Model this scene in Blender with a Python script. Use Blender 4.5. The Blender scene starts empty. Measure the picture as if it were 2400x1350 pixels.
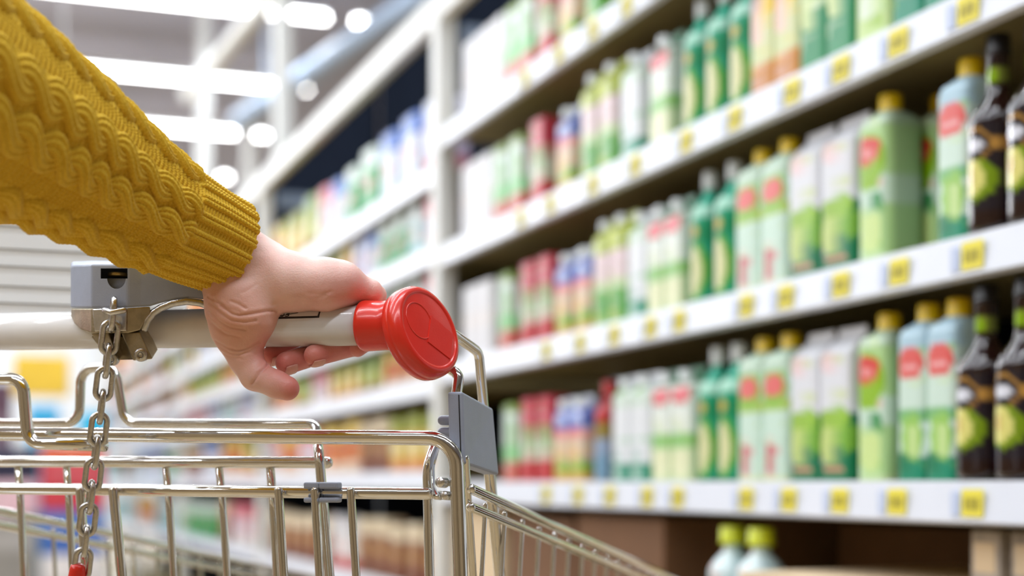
import bpy, bmesh, math, random
import numpy as np
from mathutils import Vector, Matrix

random.seed(7)
rng = np.random.default_rng(7)
scene = bpy.context.scene
COL = scene.collection
R = math.radians

# ------------------------------------------------------------------ camera
F = 3570.0                       # focal length for a 2400 px wide frame
HOR = 1130.0                     # row of the horizon
YAW = R(20.0)
CY, SY = math.cos(YAW), math.sin(YAW)
EYE = 0.90
HEAD = R(17.0)                   # heading of the trolley relative to the view
TH = math.tan(HEAD)
CH, SH = math.cos(HEAD), math.sin(HEAD)

def cam2world(X, D, Z):
    return Vector((X * CY + D * SY, -X * SY + D * CY, EYE + Z))

def camdir(X, D, Z):
    return Vector((X * CY + D * SY, -X * SY + D * CY, Z))

def W(px, py, D):
    return cam2world((px - 1200) / F * D, D, (HOR - py) / F * D)

def CD(px, o=0.0):
    return (1.1786 + o / CH) / (1 + (px - 1200) / F * TH)

def C(px, py, o=0.0):            # a point on the trolley's cross plane, o metres further forward
    return W(px, py, CD(px, o))

RIGHT = camdir(CH, -SH, 0)       # trolley axes in the room
FWD = camdir(SH, CH, 0)
UP = Vector((0, 0, 1))

cam_data = bpy.data.cameras.new('camera')
cam = bpy.data.objects.new('camera', cam_data)
COL.objects.link(cam)
cam.location = (0, 0, EYE)
cam.rotation_euler = (R(90), 0, -YAW)
cam_data.sensor_width = 36.0
cam_data.lens = F / 2400 * 36.0
cam_data.shift_y = (HOR - 675) / 2400
cam_data.clip_start = 0.02
cam_data.clip_end = 200
cam_data.dof.use_dof = True
cam_data.dof.focus_distance = 1.205
cam_data.dof.aperture_fstop = 2.7
cam_data.dof.aperture_blades = 7
cam_data.dof.aperture_rotation = R(12)
scene.camera = cam

# ------------------------------------------------------------------ colour and materials
def lin(c):
    return tuple((x / 12.92 if x <= 0.04045 else ((x + 0.055) / 1.055) ** 2.4) for x in c)

def rgb(r, g, b):
    return lin((r / 255, g / 255, b / 255))

def new_mat(name):
    m = bpy.data.materials.new(name)
    m.use_nodes = True
    nt = m.node_tree
    return m, nt, nt.nodes['Principled BSDF']

def setp(b, **kw):
    names = {'rough': 'Roughness', 'metal': 'Metallic', 'spec': 'Specular IOR Level', 'coat': 'Coat Weight',
             'coat_rough': 'Coat Roughness', 'sss': 'Subsurface Weight', 'sss_scale': 'Subsurface Scale',
             'sheen': 'Sheen Weight', 'sheen_rough': 'Sheen Roughness', 'ior': 'IOR'}
    for k, v in kw.items():
        b.inputs[names[k]].default_value = v

def mat(name, color, noise=0.0, nscale=30.0, bump=0.0, bscale=200.0, **kw):
    """procedural material: a base colour with a little noise in tint and relief"""
    m, nt, b = new_mat(name)
    setp(b, **kw)
    tc = nt.nodes.new('ShaderNodeTexCoord')
    if noise > 0:
        n = nt.nodes.new('ShaderNodeTexNoise'); n.inputs['Scale'].default_value = nscale
        n.inputs['Detail'].default_value = 4
        nt.links.new(tc.outputs['Object'], n.inputs['Vector'])
        r = nt.nodes.new('ShaderNodeValToRGB')
        lo = tuple(max(0, c * (1 - noise)) for c in color); hi = tuple(min(1, c * (1 + noise)) for c in color)
        r.color_ramp.elements[0].color = (*lo, 1); r.color_ramp.elements[1].color = (*hi, 1)
        r.color_ramp.elements[0].position = .3; r.color_ramp.elements[1].position = .7
        nt.links.new(n.outputs['Fac'], r.inputs['Fac'])
        nt.links.new(r.outputs['Color'], b.inputs['Base Color'])
    else:
        b.inputs['Base Color'].default_value = (*color, 1)
    if bump > 0:
        n2 = nt.nodes.new('ShaderNodeTexNoise'); n2.inputs['Scale'].default_value = bscale
        n2.inputs['Detail'].default_value = 3
        nt.links.new(tc.outputs['Object'], n2.inputs['Vector'])
        bp = nt.nodes.new('ShaderNodeBump'); bp.inputs['Strength'].default_value = bump
        bp.inputs['Distance'].default_value = 0.001
        nt.links.new(n2.outputs['Fac'], bp.inputs['Height'])
        nt.links.new(bp.outputs['Normal'], b.inputs['Normal'])
    return m

def attr_mat(name, bump=0.0, bscale=300, **kw):
    m, nt, b = new_mat(name)
    setp(b, **kw)
    a = nt.nodes.new('ShaderNodeAttribute'); a.attribute_name = 'print'
    tc = nt.nodes.new('ShaderNodeTexCoord')
    n = nt.nodes.new('ShaderNodeTexNoise'); n.inputs['Scale'].default_value = bscale
    n.inputs['Detail'].default_value = 4
    nt.links.new(tc.outputs['Object'], n.inputs['Vector'])
    nt.links.new(a.outputs['Color'], b.inputs['Base Color'])
    if bump > 0:
        bp = nt.nodes.new('ShaderNodeBump'); bp.inputs['Strength'].default_value = bump
        bp.inputs['Distance'].default_value = 0.0006
        nt.links.new(n.outputs['Fac'], bp.inputs['Height'])
        nt.links.new(bp.outputs['Normal'], b.inputs['Normal'])
    return m

def emit_mat(name, color, strength):
    m, nt, b = new_mat(name)
    b.inputs['Base Color'].default_value = (*color, 1)
    b.inputs['Emission Color'].default_value = (*color, 1)
    b.inputs['Emission Strength'].default_value = strength
    return m

M = {
    'chrome': mat('bright zinc wire', (.84, .83, .80), .04, 60, .02, 500, metal=1, rough=.08),
    'chrome_dull': mat('worn steel', (.62, .61, .60), .12, 300, .25, 900, metal=1, rough=.26),
    'bronze': mat('cast zinc', (.47, .41, .30), .18, 120, .25, 700, metal=1, rough=.36),
    'silver': mat('polished zinc insert', (.75, .75, .76), .08, 200, .2, 500, metal=1, rough=.25),
    'red': mat('red plastic', rgb(224, 48, 34), .04, 40, .10, 900, rough=.24, spec=.5, coat=.3, coat_rough=.12),
    'handle': mat('white handle sleeve', (.80, .79, .80), .03, 40, .03, 500, rough=.14, spec=.5),
    'grey_plastic': mat('blue grey plastic', rgb(154, 162, 182), .04, 60, .15, 1200, rough=.40),
    'brass': mat('brass coin', (.60, .43, .16), .1, 300, .2, 900, metal=1, rough=.3),
    'ink': mat('black ink', (.012, .012, .014), .1, 60, rough=.5),
    'rack_white': mat('white rack paint', (.80, .81, .80), .02, 6, rough=.42),
    'rail_white': mat('white price rail', (.72, .75, .84), .02, 8, rough=.35),
    'shelf_deck': mat('beige shelf deck', rgb(156, 142, 102), .05, 8, rough=.5),
    'back_dark': mat('dark navy back panel', rgb(26, 31, 42), .1, 5, rough=.9, spec=0.0),
    'blue_grey': mat('blue grey steel bar', rgb(120, 136, 160), .05, 5, rough=.5),
    'floor': mat('beige polished floor', rgb(152, 132, 100), .08, 1.2, rough=.25),
    'ceiling': mat('grey corrugated ceiling', rgb(188, 192, 216), .08, .6, rough=.8),
    'wall': mat('pale wall paint', rgb(226, 230, 234), .03, .6, rough=.8),
    'reflect_tan': mat('tan paint of added walls', rgb(152, 132, 102), .25, .9, rough=.8),  # for the two added unseen walls, a tan tone for the chrome to mirror
    'column': mat('white column paint', rgb(238, 240, 238), .02, 3, rough=.5),
    'duct': mat('pale blue duct', rgb(176, 196, 222), .04, 2, rough=.5),
    'housing': mat('lamp housing', (.8, .82, .84), .02, 3, rough=.4),
    'tag': mat('yellow price card', rgb(240, 226, 76), .04, 60, rough=.5),
    'tag_print': mat('olive print', rgb(166, 154, 50), .04, 60, rough=.5),
    'tag_blue': mat('pale blue card', rgb(196, 208, 236), .04, 60, rough=.5),
    'cap_yellow': mat('yellow cap', rgb(250, 212, 16), .04, 60, rough=.35),
    'cap_white': mat('white cap', rgb(232, 238, 240), .02, 60, rough=.35),
    'cap_black': mat('black cap', rgb(28, 26, 30), .04, 60, rough=.3),
    'cap_red': mat('red cap', rgb(196, 24, 30), .04, 60, rough=.35),
    'cap_lime': mat('lime cap', rgb(216, 226, 40), .04, 60, rough=.35),
    'cardboard': mat('brown cardboard', rgb(116, 80, 52), .10, 12, .1, 60, rough=.8),
    'cardboard_light': mat('pale cardboard', rgb(222, 198, 164), .05, 12, .1, 60, rough=.8),
    'slat': mat('white slat paint', rgb(236, 240, 244), .02, 8, rough=.5),
    'printed': attr_mat('printed carton', 0.0, rough=.38),
    'bottle': attr_mat('dark bottle', 0.0, rough=.10, spec=.6, coat=.4),
    'nail': mat('fingernail', rgb(226, 168, 156), .05, 200, rough=.22, spec=.5),
    'lamp': emit_mat('lit lamp tube', (1, 1, 1), 14),
}

def knit_mat():
    m, nt, b = new_mat('mustard wool')
    setp(b, rough=.85, spec=.15, sheen=.25, sheen_rough=.5)
    b.inputs['Sheen Tint'].default_value = (1, .86, .5, 1)
    tc = nt.nodes.new('ShaderNodeTexCoord')
    n = nt.nodes.new('ShaderNodeTexNoise'); n.inputs['Scale'].default_value = 900; n.inputs['Detail'].default_value = 4
    nt.links.new(tc.outputs['Object'], n.inputs['Vector'])
    r = nt.nodes.new('ShaderNodeValToRGB')
    r.color_ramp.elements[0].color = (*rgb(206, 162, 30), 1); r.color_ramp.elements[1].color = (*rgb(240, 202, 72), 1)
    r.color_ramp.elements[0].position = .3; r.color_ramp.elements[1].position = .7
    nt.links.new(n.outputs['Fac'], r.inputs['Fac'])
    nt.links.new(r.outputs['Color'], b.inputs['Base Color'])
    bp = nt.nodes.new('ShaderNodeBump'); bp.inputs['Strength'].default_value = .5; bp.inputs['Distance'].default_value = .0008
    nt.links.new(n.outputs['Fac'], bp.inputs['Height'])
    nt.links.new(bp.outputs['Normal'], b.inputs['Normal'])
    return m
M['knit'] = knit_mat()

def skin_mat():
    m, nt, b = new_mat('skin')
    setp(b, rough=.42, spec=.4, sss=.25, sss_scale=.004)
    b.inputs['Subsurface Radius'].default_value = (1, .35, .2)
    a = nt.nodes.new('ShaderNodeAttribute'); a.attribute_name = 'print'
    tc = nt.nodes.new('ShaderNodeTexCoord')
    n = nt.nodes.new('ShaderNodeTexNoise'); n.inputs['Scale'].default_value = 55; n.inputs['Detail'].default_value = 4
    nt.links.new(tc.outputs['Object'], n.inputs['Vector'])
    mx = nt.nodes.new('ShaderNodeMix'); mx.data_type = 'RGBA'; mx.blend_type = 'MULTIPLY'
    rr = nt.nodes.new('ShaderNodeValToRGB')
    rr.color_ramp.elements[0].color = (.93, .80, .78, 1); rr.color_ramp.elements[1].color = (1, 1, 1, 1)
    rr.color_ramp.elements[0].position = .35; rr.color_ramp.elements[1].position = .62
    nt.links.new(n.outputs['Fac'], rr.inputs['Fac'])
    mx.inputs['Factor'].default_value = .55
    nt.links.new(a.outputs['Color'], mx.inputs[6]); nt.links.new(rr.outputs['Color'], mx.inputs[7])
    nt.links.new(mx.outputs[2], b.inputs['Base Color'])
    n2 = nt.nodes.new('ShaderNodeTexNoise'); n2.inputs['Scale'].default_value = 700; n2.inputs['Detail'].default_value = 2
    nt.links.new(tc.outputs['Object'], n2.inputs['Vector'])
    bp = nt.nodes.new('ShaderNodeBump'); bp.inputs['Strength'].default_value = .35; bp.inputs['Distance'].default_value = .0007
    nt.links.new(n2.outputs['Fac'], bp.inputs['Height'])
    nt.links.new(bp.outputs['Normal'], b.inputs['Normal'])
    return m
M['skin'] = skin_mat()

# ------------------------------------------------------------------ object helpers
def tag(o, label=None, cat=None, group=None, kind=None):
    if label: o['label'] = label
    if cat: o['category'] = cat
    if group: o['group'] = group
    if kind: o['kind'] = kind
    return o

def empty(name, loc, label, cat, group=None):
    o = bpy.data.objects.new(name, None)
    COL.objects.link(o); o.location = loc
    o.empty_display_size = .05
    return tag(o, label, cat, group)

def world_loc(o):
    p = Vector((0, 0, 0))
    while o is not None:
        p = p + o.location; o = o.parent
    return p

class MB:
    """collects shapes in room coordinates and links them as one mesh object"""
    def __init__(s):
        s.v = []; s.f = []; s.smooth = []

    def add(s, verts, faces, smooth=True):
        k = len(s.v)
        s.v += [tuple(p) for p in verts]
        s.f += [tuple(i + k for i in f) for f in faces]
        s.smooth += [smooth] * len(faces)
        return s

    def build(s, name, m, parent=None, at=None, bevel=0.0, seg=2):
        """origin at `at` (room), else the parent's origin"""
        org = Vector(at) if at is not None else (world_loc(parent) if parent else Vector((0, 0, 0)))
        me = bpy.data.meshes.new(name)
        me.from_pydata([tuple(Vector(p) - org) for p in s.v], [], s.f)
        me.polygons.foreach_set('use_smooth', s.smooth)
        bm = bmesh.new(); bm.from_mesh(me)
        bmesh.ops.recalc_face_normals(bm, faces=bm.faces)
        if bevel > 0:
            ed = [e for e in bm.edges if len(e.link_faces) == 2 and e.calc_face_angle(0) > .5]
            bmesh.ops.bevel(bm, geom=ed, offset=bevel, segments=seg, profile=.5, affect='EDGES', clamp_overlap=True)
        bm.to_mesh(me); bm.free()
        me.update()
        o = bpy.data.objects.new(name, me)
        COL.objects.link(o)
        me.materials.append(M[m] if isinstance(m, str) else m)
        if parent:
            o.parent = parent
            o.location = org - world_loc(parent)
        else:
            o.location = org
        return o

    def box(s, lo, hi):
        x0, y0, z0 = lo; x1, y1, z1 = hi
        v = [(x0, y0, z0), (x1, y0, z0), (x1, y1, z0), (x0, y1, z0), (x0, y0, z1), (x1, y0, z1), (x1, y1, z1), (x0, y1, z1)]
        return s.add(v, [(0, 3, 2, 1), (4, 5, 6, 7), (0, 1, 5, 4), (1, 2, 6, 5), (2, 3, 7, 6), (3, 0, 4, 7)], False)

    def hexa(s, a, b):
        """a prism between two matching polygons"""
        n = len(a)
        v = list(a) + list(b)
        f = [tuple(reversed(range(n))), tuple(range(n, 2 * n))]
        f += [(i, (i + 1) % n, n + (i + 1) % n, n + i) for i in range(n)]
        return s.add(v, f, False)

    def tube(s, pts, r, sides=14, fillet=0.0, closed=False, dome=True, r_end=None):
        pts = [Vector(p) for p in pts]
        if isinstance(fillet, list) or fillet > 0:
            pts = fillet_path(pts, fillet, closed)
        n = len(pts)
        tang = []
        for i in range(n):
            if closed:
                t = pts[(i + 1) % n] - pts[i - 1]
            else:
                t = pts[min(i + 1, n - 1)] - pts[max(i - 1, 0)]
            tang.append(t.normalized())
        ref = Vector((0, 0, 1)) if abs(tang[0].z) < .9 else Vector((1, 0, 0))
        nrm = (ref - tang[0] * ref.dot(tang[0])).normalized()
        rings = []
        base_pts = list(zip(pts, tang, [r if r_end is None else r + (r_end - r) * i / (n - 1) for i in range(n)]))
        if not closed and dome:
            h0 = [(pts[0] - tang[0] * r * math.sin(a), tang[0], r * math.cos(a)) for a in (R(80), R(50), R(25))]
            re = base_pts[-1][2]
            h1 = [(pts[-1] + tang[-1] * re * .9 * math.sin(a), tang[-1], re * math.cos(a)) for a in (R(25), R(50), R(80))]
            base_pts = h0 + base_pts + h1
        verts = []
        for p, t, rr in base_pts:
            nrm = (nrm - t * nrm.dot(t))
            nrm.normalize()
            bn = t.cross(nrm)
            for k in range(sides):
                a = 2 * math.pi * k / sides
                verts.append(p + (nrm * math.cos(a) + bn * math.sin(a)) * rr)
        m_ = len(base_pts)
        faces = []
        for i in range(m_ if closed else m_ - 1):
            for k in range(sides):
                a = i * sides + k; b = i * sides + (k + 1) % sides
                c = ((i + 1) % m_) * sides + (k + 1) % sides; d = ((i + 1) % m_) * sides + k
                faces.append((a, b, c, d))
        if not closed:
            faces.append(tuple(reversed(range(sides))))
            faces.append(tuple(range((m_ - 1) * sides, m_ * sides)))
        return s.add(verts, faces)

    def lathe(s, origin, axis, prof, n=48, ref=None):
        """prof: (radius, height along axis)"""
        ax = Vector(axis).normalized()
        rf = Vector(ref) if ref is not None else (Vector((0, 0, 1)) if abs(ax.z) < .9 else Vector((1, 0, 0)))
        e1 = (rf - ax * rf.dot(ax)).normalized(); e2 = ax.cross(e1)
        verts = []
        for rr, h in prof:
            for k in range(n):
                a = 2 * math.pi * k / n
                verts.append(Vector(origin) + ax * h + (e1 * math.cos(a) + e2 * math.sin(a)) * max(rr, 1e-5))
        faces = []
        for i in range(len(prof) - 1):
            for k in range(n):
                faces.append((i * n + k, i * n + (k + 1) % n, (i + 1) * n + (k + 1) % n, (i + 1) * n + k))
        faces.append(tuple(reversed(range(n)))); faces.append(tuple(range((len(prof) - 1) * n, len(prof) * n)))
        return s.add(verts, faces)

    def columns(s, cols):
        """loft of vertical columns: each (front_top, front_bottom, back_top, back_bottom)"""
        n = len(cols)
        v = []
        for c in cols: v += list(c)
        f = []
        for i in range(n - 1):
            a = 4 * i; b = a + 4
            f += [(a, b, b + 1, a + 1), (a + 2, a + 3, b + 3, b + 2), (a, a + 2, b + 2, b), (a + 1, b + 1, b + 3, a + 3)]
        e = 4 * (n - 1)
        f += [(0, 1, 3, 2), (e, e + 2, e + 3, e + 1)]
        return s.add(v, f, False)

def fillet_path(pts, rad, closed=False):
    n = len(pts)
    out = []
    rng_ = range(n) if closed else range(1, n - 1)
    if not closed: out.append(pts[0])
    for i in rng_:
        p0, p1, p2 = pts[i - 1], pts[i], pts[(i + 1) % n]
        rd = rad[i] if isinstance(rad, (list, tuple)) else rad
        a = (p0 - p1); b = (p2 - p1)
        la, lb = a.length, b.length
        a.normalize(); b.normalize()
        ang = a.angle(b)
        if ang > math.pi - .03 or rd <= 0:
            out.append(p1); continue
        d = min(rd / math.tan(ang / 2), la * .48, lb * .48)
        rr = d * math.tan(ang / 2)
        cen = p1 + (a + b).normalized() * (rr / math.sin(ang / 2))
        s0 = p1 + a * d - cen; s1 = p1 + b * d - cen
        tot = s0.angle(s1)
        k = max(4, int(tot / .18))
        for j in range(k + 1):
            t = j / k
            q = (s0 * math.sin((1 - t) * tot) + s1 * math.sin(t * tot)) / math.sin(tot)
            out.append(cen + q)
    if not closed: out.append(pts[-1])
    return out

def big_mesh(name, V, Fq, m, parent=None, smooth=True, colors=None):
    """numpy mesh of quads, room coordinates"""
    org = world_loc(parent) if parent else Vector((0, 0, 0))
    me = bpy.data.meshes.new(name)
    V = np.asarray(V, dtype=np.float64) - np.array(org)
    nv, nf = len(V), len(Fq)
    me.vertices.add(nv); me.vertices.foreach_set('co', V.astype(np.float32).ravel())
    me.loops.add(nf * 4); me.loops.foreach_set('vertex_index', np.asarray(Fq, dtype=np.int32).ravel())
    me.polygons.add(nf)
    me.polygons.foreach_set('loop_start', np.arange(0, nf * 4, 4, dtype=np.int32))
    me.update(calc_edges=True)
    me.validate()
    me.polygons.foreach_set('use_smooth', [smooth] * len(me.polygons))
    if colors is not None:
        at = me.color_attributes.new('print', 'FLOAT_COLOR', 'POINT')
        c4 = np.ones((nv, 4), dtype=np.float32); c4[:, :3] = colors
        at.data.foreach_set('color', c4.ravel())
    me.materials.append(M[m] if isinstance(m, str) else m)
    o = bpy.data.objects.new(name, me)
    COL.objects.link(o)
    if parent: o.parent = parent
    return o

# ------------------------------------------------------------------ the room
def room():
    mb = MB(); mb.box((-16, -6, -.1), (16, 33.4, 0)); o = mb.build('floor', 'floor'); tag(o, kind='structure')
    mb = MB()
    # corrugated deck: long folds running across the aisle
    n = 210; y0, y1 = -6.0, 33.4
    v = []; f = []
    for i in range(n + 1):
        y = y0 + (y1 - y0) * i / n
        z = 5.85 + (.05 if i % 2 else 0)
        v += [(-16, y, z), (16, y, z)]
    for i in range(n):
        f.append((2 * i, 2 * i + 1, 2 * i + 3, 2 * i + 2))
    mb.add(v, f, False)
    mb.box((-16, -6, 5.92), (16, 33.4, 6.0))
    o = mb.build('ceiling', 'ceiling'); tag(o, kind='structure')
    mb = MB(); mb.box((-16, 33, 0), (16, 33.2, 5.84)); o = mb.build('wall_back', 'wall'); tag(o, kind='structure')
    mb = MB(); mb.box((-2.7, -6, 0), (-2.55, 9, 2.5)); o = mb.build('wall_left_added', 'reflect_tan'); tag(o, kind='structure')  # unseen partition, added to block world light and give the chrome tan reflections
    mb = MB(); mb.box((-16, -6.2, 0), (16, -6, 5.84)); o = mb.build('wall_front_added', 'reflect_tan'); tag(o, kind='structure')  # unseen wall added behind the camera to deepen contrast in the chrome
room()

# steel columns and braces behind the racks
def colpos(px, D): 
    p = W(px, HOR, D); return p.x, p.y
def steel_column(px, D, w, label):
    x, y = colpos(px, D)
    r = empty('steel_column', (x, y, 0), label, 'column', 'white steel columns behind the racks')
    mb = MB(); mb.box((x - w / 2, y - w / 2, .012), (x + w / 2, y + w / 2, 5.85)); mb.build('shaft', 'column', r, bevel=.01)
    mb = MB(); mb.box((x - w, y - w, 0), (x + w, y + w, .02)); mb.build('base_plate', 'column', r)
    return r
steel_column(662, 11.5, .12, 'thick white steel column rising to the ceiling left of the dark rack back')
steel_column(478, 15.5, .13, 'second white steel column, farther along, above the knitted sleeve')
steel_column(585, 19.0, .13, 'thin white steel column between the two nearer white columns')

def brace(a, b, r, m, name, label, cat):
    mb = MB(); mb.tube([a, b], r, 8)
    o = mb.build(name, m, at=(Vector(a) + Vector(b)) / 2); tag(o, label, cat)
    return o
brace(W(655, -30, 11.6), W(440, 225, 15.2), .075, 'column', 'roof_brace',
      'white slanting roof brace between the two tall white columns', 'brace')
DUCT = brace(W(1060, -60, 12.6), W(560, 285, 15.6), .11, 'duct', 'air_duct',
      'pale blue round air duct slanting down above the white top beam', 'duct')

mb = MB()
for t in (.15, .85):
    p = W(1060, -60, 12.6).lerp(W(560, 285, 15.6), t); mb.tube([p, (p.x, p.y, 5.87)], .012, 6)
mb.build('hanger', 'duct', DUCT)

# ------------------------------------------------------------------ lamps
LAMP_Z = 5.40
rows_y = [-1.7, 1.0, 3.7, 6.4, 9.1, 11.8, 14.5, 17.2, 19.7, 22.6, 25.3, 28.0, 30.6]
names = {6: 'nearest visible', 7: 'second', 8: 'third', 9: 'fourth', 10: 'fifth', 11: 'sixth', 12: 'farthest'}
for i, y in enumerate(rows_y):
    if i >= 6:
        for (x0, x1, seg) in ((-9.0, -2.2, 'long left'), (-2.05, 3.35, 'long right'), (3.66, 3.76, 'short end')):
            root = empty('ceiling_lamp', ((x0 + x1) / 2, y, LAMP_Z),
                         f'{seg} lit tube lamp of the {names[i]} ceiling lamp row', 'ceiling lamp', 'lit ceiling lamp rows')
            mb = MB(); mb.tube([(x0, y, LAMP_Z), (x1, y, LAMP_Z)], .028, 10); mb.build('lamp_tube', 'lamp', root)
            mb = MB(); mb.box((x0 - .02, y - .05, LAMP_Z + .03), (x1 + .02, y + .05, LAMP_Z + .10)); mb.build('housing', 'housing', root)
            mb = MB()
            for xx in (x0 + .03, x1 - .03):
                mb.tube([(xx, y, LAMP_Z + .1), (xx, y, 5.86)], .006, 6)
            mb.build('hanger', 'housing', root)
    ld = bpy.data.lights.new('ceiling_row_light', 'AREA')
    ld.shape = 'RECTANGLE'; ld.size = 12.1; ld.size_y = .07
    ld.energy = 275; ld.color = (.90, .95, 1)
    lo = bpy.data.objects.new('ceiling_row_light', ld); COL.objects.link(lo)
    lo.location = (-2.75, y + .001, LAMP_Z - .05)
w = bpy.data.worlds.new('store'); scene.world = w; w.use_nodes = True
bg = w.node_tree.nodes['Background']
bg.inputs['Color'].default_value = (.93, .96, 1, 1); bg.inputs['Strength'].default_value = .5

# ------------------------------------------------------------------ racks
FX = 1.24                                     # front plane of the racks
def ypx(px, fx=FX): return fx / math.tan(YAW + math.atan((px - 1200) / F))
POSTS = [1.40, 4.0, 6.6, 9.2, 11.8, 14.4]
BACK = 1.76
NEAR_LV = [.58, .90, 1.22, 1.54, 1.86]
FAR_LV = [.60, .93, 1.19, 1.37, 1.555, 1.775]
rack_names = ['near', 'second', 'third', 'fourth', 'fifth']
def rack(i):
    y0, y1 = POSTS[i], POSTS[i + 1]
    lv = NEAR_LV if i == 0 else FAR_LV
    lab = ['nearest white shelf rack holding the tall juice cartons and amber bottles',
           'white shelf rack just past the first wide white post, behind the red cap',
           'third white shelf rack along the aisle, behind the hand',
           'fourth white shelf rack along the aisle, above the trolley bars',
           'farthest white shelf rack at the end of the aisle'][i]
    r = empty('shelf_rack', (FX, (y0 + y1) / 2, 0), lab, 'shelf rack', 'white shelf racks along the aisle')
    ztop = 2.24
    mb = MB(); mb.box((FX - .012, y1 - .040, 0), (FX + .04, y1 + .030, ztop)); mb.build('post', 'rack_white', r, bevel=.006)
    if i == 0:
        mb = MB(); mb.box((FX - .012, y0 - .08, 0), (FX + .07, y0, ztop)); mb.build('post', 'rack_white', r, bevel=.006)
    mb = MB(); mb.box((BACK, y0 + .04, .05), (BACK + .02, y1 - .05, 2.78)); mb.build('back_panel', 'back_dark', r)
    for zc in (2.10,):
        mb = MB(); mb.box((FX + .07, y1 - .02, zc), (BACK, y1 + .01, zc + .06)); mb.build('crossbar', 'blue_grey', r)
    mb = MB(); mb.box((FX - .012, y0 + .036, 2.160), (FX + .014, y1 - .046, 2.240)); mb.build('top_beam', 'rack_white', r, bevel=.004)
    mb = MB(); mb.box((FX + .014, y0 + .036, 2.160), (FX + .026, y1 - .046, 2.175)); mb.build('beam_lip', 'shelf_deck', r)
    mb = MB(); mb.box((FX + .03, y0 + .036, 0), (FX + .06, y1 - .046, .12)); mb.build('kick_plate', 'rack_white', r)
    for k, z in enumerate(lv):
        mb = MB(); mb.box((FX + .004, y0 + .036, z - .03), (BACK, y1 - .046, z)); s = mb.build('shelf', 'shelf_deck', r)
        mb = MB()
        pr = [(FX - .010, z - .052), (FX + .004, z - .056), (FX + .004, z + .002), (FX - .004, z + .002)]
        mb.hexa([(x, y0 + .036, zz) for x, zz in pr], [(x, y1 - .046, zz) for x, zz in pr])
        p = mb.build('price_rail', 'rail_white', s)
    mb = MB(); mb.box((FX + .02, y0 + .036, .12), (BACK, y1 - .046, .16)); mb.build('base_shelf', 'shelf_deck', r)
    return r
for i in range(5): rack(i)

# ------------------------------------------------------------------ packaged goods
def paint_fn(base, bands=(), ells=(), side=None):
    b = np.array(rgb(*base))
    bands = [(v0, v1, np.array(rgb(*c))) for v0, v1, c in bands]
    ells = [(a, bb, c, d, np.array(rgb(*col))) for a, bb, c, d, col in ells]
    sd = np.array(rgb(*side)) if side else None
    pal = [c for _, _, c in bands] + [c for *_, c in ells] + [b]
    pr = random.Random(int(sum(base)) + len(ells) * 7)
    specks = []
    for _ in range(22 if ells and sum(base) > 120 else 0):
        cv = pr.uniform(.04, .92)
        specks.append((pr.uniform(.05, .95), cv, pr.uniform(.05, .16), pr.uniform(.012, .035), pr.choice(pal)))
    def fn(u, v, front):
        c = np.tile(b, (len(u), 1))
        for v0, v1, col in bands:
            c[(v >= v0) & (v < v1)] = col
        if sd is not None:
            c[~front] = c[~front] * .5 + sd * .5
        for cu, cv, ru, rv, col in specks:
            k = front & ((((u - cu) / ru) ** 2 + ((v - cv) / rv) ** 2) < 1)
            c[k] = c[k] * .45 + col * .55
        for cu, cv, ru, rv, col in ells:
            k = front & ((((u - cu) / ru) ** 2 + ((v - cv) / rv) ** 2) < 1)
            c[k] = col
        return c
    return fn

TYPES = {}
def ptype(key, desc, name, shape, h, w, d, paint, cap=None, cat='juice carton'):
    TYPES[key] = dict(desc=desc, name=name, shape=shape, h=h, w=w, d=d, paint=paint, cap=cap, cat=cat, proto=None)

T_, G_, L_, P_, W_ = (0, 132, 96), (70, 160, 60), (158, 200, 70), (226, 120, 122), (232, 238, 238)
ptype('pear', 'yellow-capped carton with red logo and green pear', 'juice_carton', 'prisma', .225, .066, .066,
      paint_fn((206, 228, 216), [(0, .14, (14, 138, 104)), (.80, 1.01, (176, 208, 226)), (.36, .44, (120, 184, 120))],
               [(.55, .27, .36, .17, (150, 200, 92)), (.62, .25, .18, .12, (206, 228, 160)), (.5, .73, .44, .115, (222, 92, 88)),
                (.5, .72, .22, .06, (240, 180, 182)), (.2, .12, .2, .06, (0, 120, 80))], (190, 214, 200)), 'cap_yellow')
ptype('lime', 'yellow-capped carton with red logo on a green leaf', 'juice_carton', 'prisma', .222, .068, .068,
      paint_fn((178, 216, 150), [(.9, 1.01, (190, 214, 190)), (.38, .56, (206, 230, 214)), (0, .05, (200, 224, 170))],
               [(.45, .66, .5, .2, (140, 186, 20)), (.42, .74, .40, .11, (214, 60, 50)), (.42, .73, .18, .05, (240, 170, 170)),
                (.5, .2, .36, .15, (206, 228, 150)), (.7, .4, .2, .05, (40, 140, 70))], (104, 132, 110)), 'cap_yellow')
ptype('gable', 'white gable-top carton with green apples along the bottom', 'juice_carton', 'gable', .236, .084, .07,
      paint_fn((222, 224, 232), [(0, .44, (0, 118, 78))],
               [(.2, .40, .24, .07, (146, 186, 60)), (.72, .40, .26, .08, (150, 196, 60)), (.3, .24, .24, .13, (200, 216, 130)),
                (.5, .07, .30, .045, (222, 150, 120)), (.34, .76, .28, .05, (236, 206, 210)), (.9, .28, .14, .1, (120, 176, 60))],
               (214, 218, 226)), None)
ptype('pink', 'yellow-capped pale green carton with pink logo and red fruit', 'juice_carton', 'prisma', .218, .078, .07,
      paint_fn((204, 230, 216), [(.86, 1.01, (190, 216, 196)), (.52, .62, (176, 208, 110)), (0, .04, (216, 226, 180))],
               [(.5, .70, .46, .16, (140, 190, 70)), (.5, .72, .40, .1, (226, 108, 106)), (.5, .71, .2, .05, (242, 180, 180)),
                (.45, .18, .24, .15, (196, 34, 66)), (.45, .2, .12, .06, (226, 100, 120))], (176, 208, 190)), 'cap_yellow')
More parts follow.
